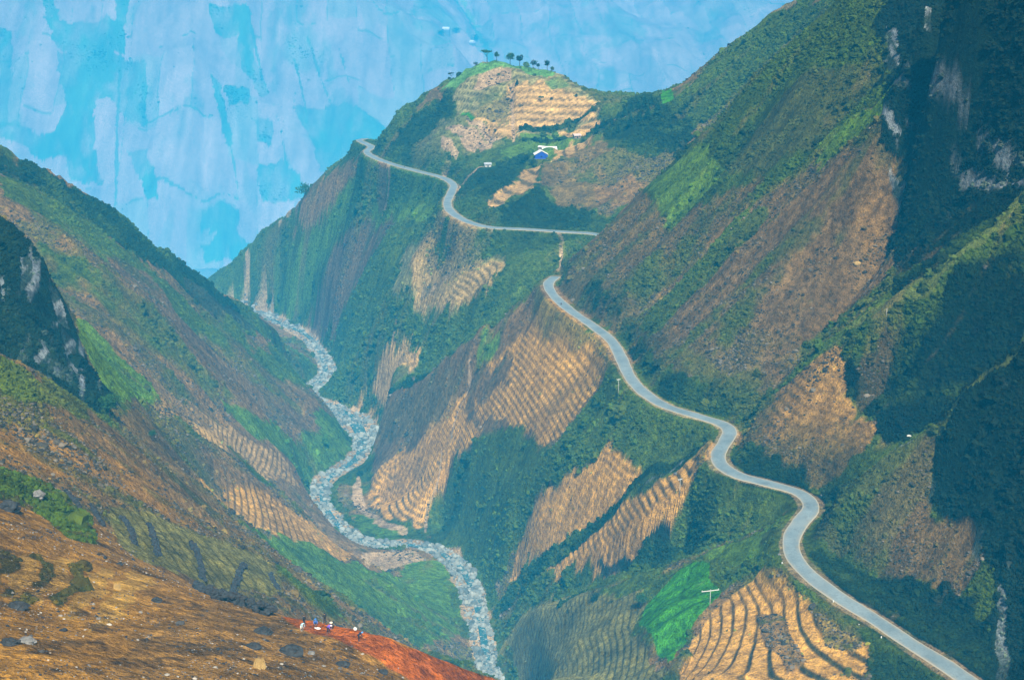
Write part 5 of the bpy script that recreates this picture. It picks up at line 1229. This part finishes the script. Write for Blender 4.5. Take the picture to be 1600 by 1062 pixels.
# ---------- people working on the orange field
def skin_mesh(name, joints, edges, mat, parent, sub=2):
    me = bpy.data.meshes.new(name); me.from_pydata([j[0] for j in joints], edges, []); me.materials.append(mat)
    o = link(name, me, parent)
    md = o.modifiers.new("skin", 'SKIN'); md.use_smooth_shade = True
    sv = me.skin_vertices[0].data if me.skin_vertices else None
    if sv is None:
        bpy.context.view_layer.objects.active = o
        return o
    for k, j in enumerate(joints):
        r = j[1]; sv[k].radius = (r, r) if not isinstance(r, tuple) else r; sv[k].use_root = (k == 0)
    o.modifiers.new("smooth", 'SUBSURF').levels = sub; o.modifiers["smooth"].render_levels = sub
    return o
def tapered(m, pts, rads, n=10): m.tube(pts, rads, n)
def person(p, rz, pose, shirtc, legc, hatc, label, tool=None, hat='round'):
    """one figure: joints laid out for the pose, the body grown round them as one surface, clothes as shells over it"""
    root = empty("person", p, rz, label, 'person')
    if pose == 'bend':      hip, chest, neck, head = (0, 0, 0.88), (0, -0.30, 1.12), (0, -0.44, 1.16), (0, -0.58, 1.13)
    elif pose == 'squat':   hip, chest, neck, head = (0, 0.05, 0.36), (0, -0.10, 0.68), (0, -0.16, 0.84), (0, -0.22, 0.97)
    else:                   hip, chest, neck, head = (0, 0, 0.90), (0, -0.05, 1.28), (0, -0.07, 1.44), (0, -0.12, 1.57)
    V_ = lambda a: Vector(a)
    J = {'hip': hip, 'chest': chest, 'neck': neck, 'head': head}
    for s in (-1, 1):
        k = 'R' if s > 0 else 'L'
        J['th' + k] = (s * 0.10, hip[1], hip[2] - 0.04)
        if pose == 'squat': J['kn' + k] = (s * 0.19, -0.30, 0.44); J['an' + k] = (s * 0.15, -0.02, 0.08)
        else: J['kn' + k] = (s * 0.13, -0.08 - 0.10 * (s > 0), 0.47); J['an' + k] = (s * 0.14, 0.04 - 0.16 * (s > 0), 0.08)
        an = J['an' + k]; J['to' + k] = (an[0], an[1] - 0.16, 0.035)
        sh = (s * 0.18, chest[1] - 0.04, chest[2] + 0.06); J['sh' + k] = sh
        if pose == 'bend': J['el' + k] = (s * 0.23, sh[1] - 0.08, sh[2] - 0.28); J['wr' + k] = (s * 0.12, sh[1] - 0.24, sh[2] - 0.48)
        elif pose == 'squat': J['el' + k] = (s * 0.26, sh[1] - 0.18, sh[2] - 0.18); J['wr' + k] = (s * 0.12, sh[1] - 0.40, sh[2] - 0.36)
        else: J['el' + k] = (s * 0.25, sh[1] - 0.06, sh[2] - 0.27); J['wr' + k] = (s * 0.16, sh[1] - 0.28, sh[2] - 0.36)
    # body: a metaball-free union, tapered limbs rooted in the trunk and merged by voxel remesh into one surface
    m = MB()
    tapered(m, [J['hip'], (V_(J['hip']) * 0.5 + V_(J['chest']) * 0.5), J['chest'], J['neck']], [0.135, 0.115, 0.15, 0.055], 12)
    m.blob(J['hip'], (0.15, 0.12, 0.11), 0, 1, 12, 8); m.blob(J['chest'], (0.19, 0.12, 0.13), 0, 1, 12, 8)
    tapered(m, [J['neck'], J['head']], [0.05, 0.05], 8)
    m.blob(J['head'], (0.078, 0.092, 0.115), 0, 1, 14, 10)
    hd = V_(J['head']); m.blob(hd + V_((0, -0.095, -0.01)), (0.014, 0.02, 0.022), 0, 1, 6, 4)
    for s in (-1, 1): m.blob(hd + V_((s * 0.078, 0.0, 0)), (0.012, 0.022, 0.03), 0, 1, 6, 4)
    for k in 'LR':
        tapered(m, [J['th' + k], J['kn' + k], J['an' + k]], [0.085, 0.058, 0.038]); m.blob(J['kn' + k], 0.058, 0, 1)
        tapered(m, [J['an' + k], J['to' + k]], [0.042, 0.034]); m.blob(J['an' + k], 0.042, 0, 1); m.blob(J['to' + k], (0.04, 0.05, 0.03), 0, 1)
        tapered(m, [J['chest'], J['sh' + k]], [0.08, 0.058]); m.blob(J['sh' + k], 0.06, 0, 1)
        tapered(m, [J['sh' + k], J['el' + k], J['wr' + k]], [0.05, 0.038, 0.027]); m.blob(J['el' + k], 0.039, 0, 1)
        w_ = V_(J['wr' + k]); d = (w_ - V_(J['el' + k])).normalized(); side = d.cross(V_((0, 1, 0.2))).normalized()
        m.blob(w_ + d * 0.045, (0.034, 0.030, 0.045), 0, 1)
        for f in range(4):
            b_ = w_ + d * 0.075 + side * (f - 1.5) * 0.018; ln = (0.06, 0.07, 0.065, 0.05)[f]
            m.tube([b_, b_ + d * ln * 0.55, b_ + d * ln + V_((0, 0.02, -0.01))], [0.010, 0.009, 0.008], 6)
        b_ = w_ + d * 0.03 + side * 0.03; m.tube([b_, b_ + side * 0.025 + d * 0.025, b_ + side * 0.03 + d * 0.055], [0.012, 0.010, 0.009], 6)
    body = m.build("body", SKIN, root, smooth=True)
    rm = body.modifiers.new("one_surface", 'REMESH'); rm.mode = 'VOXEL'; rm.voxel_size = 0.011; rm.use_smooth_shade = True
    m = MB()
    tapered(m, [V_(J['hip']) + V_((0, 0, 0.0)), (V_(J['hip']) + V_(J['chest'])) * 0.5, J['chest'], V_(J['neck']) * 0.6 + V_(J['chest']) * 0.4], [0.165, 0.145, 0.175, 0.10], 14)
    m.blob(J['chest'], (0.215, 0.145, 0.15), 0, 1, 12, 8)
    for k in 'LR':
        m.blob(J['sh' + k], 0.082, 0, 1); tapered(m, [J['sh' + k], J['el' + k], V_(J['el' + k]) * 0.25 + V_(J['wr' + k]) * 0.75], [0.074, 0.058, 0.050]); m.blob(J['el' + k], 0.058, 0, 1)
    m.build("shirt", shirtc, root, smooth=True)
    m = MB(); m.blob(J['hip'], (0.175, 0.145, 0.135), 0, 1, 12, 8)
    for k in 'LR':
        tapered(m, [J['th' + k], J['kn' + k], V_(J['kn' + k]) * 0.15 + V_(J['an' + k]) * 0.85], [0.105, 0.080, 0.062]); m.blob(J['kn' + k], 0.080, 0, 1)
    m.build("trousers", legc, root, smooth=True)
    m = MB(); m.blob(hd + V_((0, 0.03, 0.03)), (0.088, 0.092, 0.105), 0.03, 1, 12, 8); m.build("hair", HAIR, root, smooth=True)
    if hatc is not None:
        m = MB()
        if hat == 'cone': m.tube([hd + V_((0, 0, 0.06)), hd + V_((0, 0, 0.10)), hd + V_((0, 0, 0.22))], [0.24, 0.20, 0.02], 16)
        else: m.tube([hd + V_((0, 0, 0.06)), hd + V_((0, 0, 0.075)), hd + V_((0, 0, 0.08)), hd + V_((0, 0, 0.17)), hd + V_((0, 0, 0.19))], [0.18, 0.18, 0.11, 0.10, 0.05], 16)
        m.build("hat", hatc, root, smooth=True)
    m = MB()
    for k in 'LR': to = V_(J['to' + k]); m.box((to.x, to.y + 0.07, 0.03), (0.10, 0.27, 0.065), 0, 0.85)
    m.build("shoes", RUB, root)
    if tool:
        hnd = (V_(J['wrL']) + V_(J['wrR'])) / 2; a = hnd + V_((0, 0.30, 0.14)); b_ = V_((0.02, hnd.y - 0.45, 0.06))
        w_ = empty("hoe", root.matrix_basis @ b_ if False else p, rz, 'long handled hoe held by ' + tool, 'hoe')
        m = MB(); m.tube([a, b_], [0.022, 0.022], 8); m.build("handle", STRAW, w_)
        m = MB(); m.box((b_.x, b_.y - 0.01, b_.z - 0.02), (0.20, 0.04, 0.20), 0.1); m.build("blade", DROCK, w_)
    return root
PP = [(475, 977, 2.6, 'stand', cloth("black_cloth", (0.02, 0.02, 0.025)), cloth("dark_trousers", (0.03, 0.03, 0.04)), None, 'person in black clothes standing at the left end of the row', None, 'round'),
      (471, 985, 0.9, 'bend', cloth("light_blue_cloth", (0.42, 0.66, 0.80)), cloth("pale_trousers", (0.60, 0.60, 0.58)), None, 'person in a light blue shirt bending over at the far left of the field', None, 'round'),
      (493, 976, 0.2, 'squat', cloth("blue_cloth", (0.05, 0.16, 0.50)), cloth("navy_trousers", (0.02, 0.03, 0.10)), cloth("blue_hat", (0.06, 0.20, 0.55)), 'person in blue squatting with a blue hat, second place in the row', None, 'round'),
      (508, 974, 3.6, 'stand', cloth("charcoal_cloth", (0.025, 0.025, 0.03)), cloth("grey_trousers", (0.05, 0.05, 0.06)), None, 'dark haired person in dark clothes standing behind the purple one', None, 'round'),
      (512, 988, 1.2, 'bend', cloth("purple_cloth", (0.20, 0.12, 0.62)), cloth("black_trousers", (0.02, 0.02, 0.03)), cloth("pale_pink_hat", (0.78, 0.60, 0.66)), 'person in a purple shirt with a pale pink hat bending down', None, 'round'),
      (520, 982, 5.2, 'squat', cloth("brown_cloth", (0.05, 0.04, 0.035)), cloth("brown_trousers", (0.06, 0.05, 0.04)), cloth("cream_hat", (0.80, 0.74, 0.55)), 'squatting person in dark brown with a cream pointed hat', None, 'cone'),
      (560, 1001, 2.0, 'bend', cloth("navy_cloth", (0.02, 0.025, 0.05)), cloth("night_trousers", (0.015, 0.015, 0.02)), cloth("sky_blue_hat", (0.12, 0.32, 0.66)), 'person in dark clothes and blue hat hoeing alone at the right', 'the person in a blue hat at the right', 'round')]
for px, py, rz, pose, sc_, lc, hc, lab, tl, ht in PP:
    person(g_at(px, py, 150, 210), rz, pose, sc_, lc, hc, lab, tl, ht)
def sack(px, py, sz, lab, sd_):
    p = g_at(px, py, 150, 215); m = MB(); m.blob((0, 0, sz[2] * 0.6), sz, 0.12, sd_, 14, 9); m.tube([(sz[0] * 0.7, 0, sz[2] * 0.8), (sz[0] * 1.05, 0, sz[2]), (sz[0] * 1.25, 0.03, sz[2] * 1.1)], [sz[2] * 0.45, 0.07, 0.13], 10)
    o = m.build("sack", cloth("white_sacking", (0.80, 0.80, 0.78)), None, smooth=True, label=lab, cat='sack'); o.location = tuple(map(float, p)); o.rotation_euler = (0, 0, sd_)
sack(497, 982, (0.38, 0.22, 0.14), 'small flat white sack lying between the workers', 3)
sack(555, 983, (0.42, 0.26, 0.19), 'larger white sack at the edge of the orange field', 5)

# ---------- motorcycles on the roads
def motorcycle(px, py, y0, y1, rz, lab, plab):
    p = g_at(px, py, y0, y1); p = p + np.array([0, 0, 0.16]); root = empty("motorcycle", p, rz, lab, 'motorcycle')
    for y in (-0.62, 0.62):
        m = MB(); n = 18
        for k in range(n):
            a, b_ = 6.2832 * k / n, 6.2832 * (k + 1) / n
            m.tube([(0, y + 0.29 * math.cos(a), 0.31 + 0.29 * math.sin(a)), (0, y + 0.29 * math.cos(b_), 0.31 + 0.29 * math.sin(b_))], 0.05, 6)
        w_ = m.build("wheel", RUB, root)
        m = MB(); m.tube([(-0.04, y, 0.31), (0.04, y, 0.31)], 0.17, 12); m.build("rim", WHITEM, w_)
    m = MB(); m.tube([(0, -0.62, 0.31), (0, -0.42, 0.78), (0, -0.38, 0.98)], [0.035, 0.04, 0.04]); m.tube([(0, -0.4, 0.75), (0, 0.0, 0.45), (0, 0.62, 0.31)], [0.05, 0.11, 0.04]); m.build("frame", DARKW, root)
    m = MB(); m.blob((0, -0.12, 0.74), (0.13, 0.26, 0.12), 0, 1, 10, 6); m.build("tank", cloth("red_paint", (0.40, 0.03, 0.02)), root, smooth=True)
    m = MB(); m.box((0, 0.36, 0.76), (0.24, 0.62, 0.10), 0, 0.85); m.build("seat", RUB, root)
    m = MB(); m.tube([(-0.34, -0.30, 1.02), (0, -0.38, 0.98), (0.34, -0.30, 1.02)], 0.018, 6); m.build("handlebar", WHITEM, root)
    m = MB(); m.blob((0, -0.50, 0.88), (0.08, 0.06, 0.08), 0, 1, 8, 6); m.build("headlight", WHITEM, root)
    c, s_ = math.cos(rz), math.sin(rz); q = p + np.array([-0.25 * s_, 0.25 * c, 0.42])
    person(q, rz, 'squat', cloth("rider_jacket", (0.04, 0.05, 0.08)), cloth("rider_trousers", (0.03, 0.03, 0.04)), cloth("rider_helmet", (0.25, 0.26, 0.28)), plab)
motorcycle(877, 477, 650, 860, 0.6, 'motorcycle on the road just below the hidden bend', 'rider in dark jacket on the motorcycle below the hidden bend')
motorcycle(632, 262, 1100, 1400, 1.2, 'tiny motorcycle far away on the road under the knoll', 'rider on the tiny motorcycle under the knoll')
# ------------------------------------------------------------------ valley haze
HZ = bpy.data.materials.new("valley_haze"); HZ.use_nodes = True
t = HZ.node_tree; t.nodes.clear()
out = nd(t, "ShaderNodeOutputMaterial"); pv = nd(t, "ShaderNodeVolumePrincipled")
pv.inputs["Color"].default_value = (0.02, 0.47, 1.0, 1)
pv.inputs["Density"].default_value = 0.000180
pv.inputs["Anisotropy"].default_value = -0.5
t.links.new(pv.outputs[0], out.inputs["Volume"])
x0, x1, y0, y1, z0, z1 = -15000, 25200, -60, 13500, float(ZZ.min()) - 1, float(ZZ.max()) + 5
vs = [(x, y, z) for z in (z0, z1) for y in (y0, y1) for x in (x0, x1)]
me = bpy.data.meshes.new("haze"); me.from_pydata(vs, [], [(0, 2, 3, 1), (4, 5, 7, 6), (0, 1, 5, 4), (2, 6, 7, 3), (0, 4, 6, 2), (1, 3, 7, 5)]); me.materials.append(HZ)
link("haze", me, kind='stuff', label='blue haze filling the valley air', cat='haze')
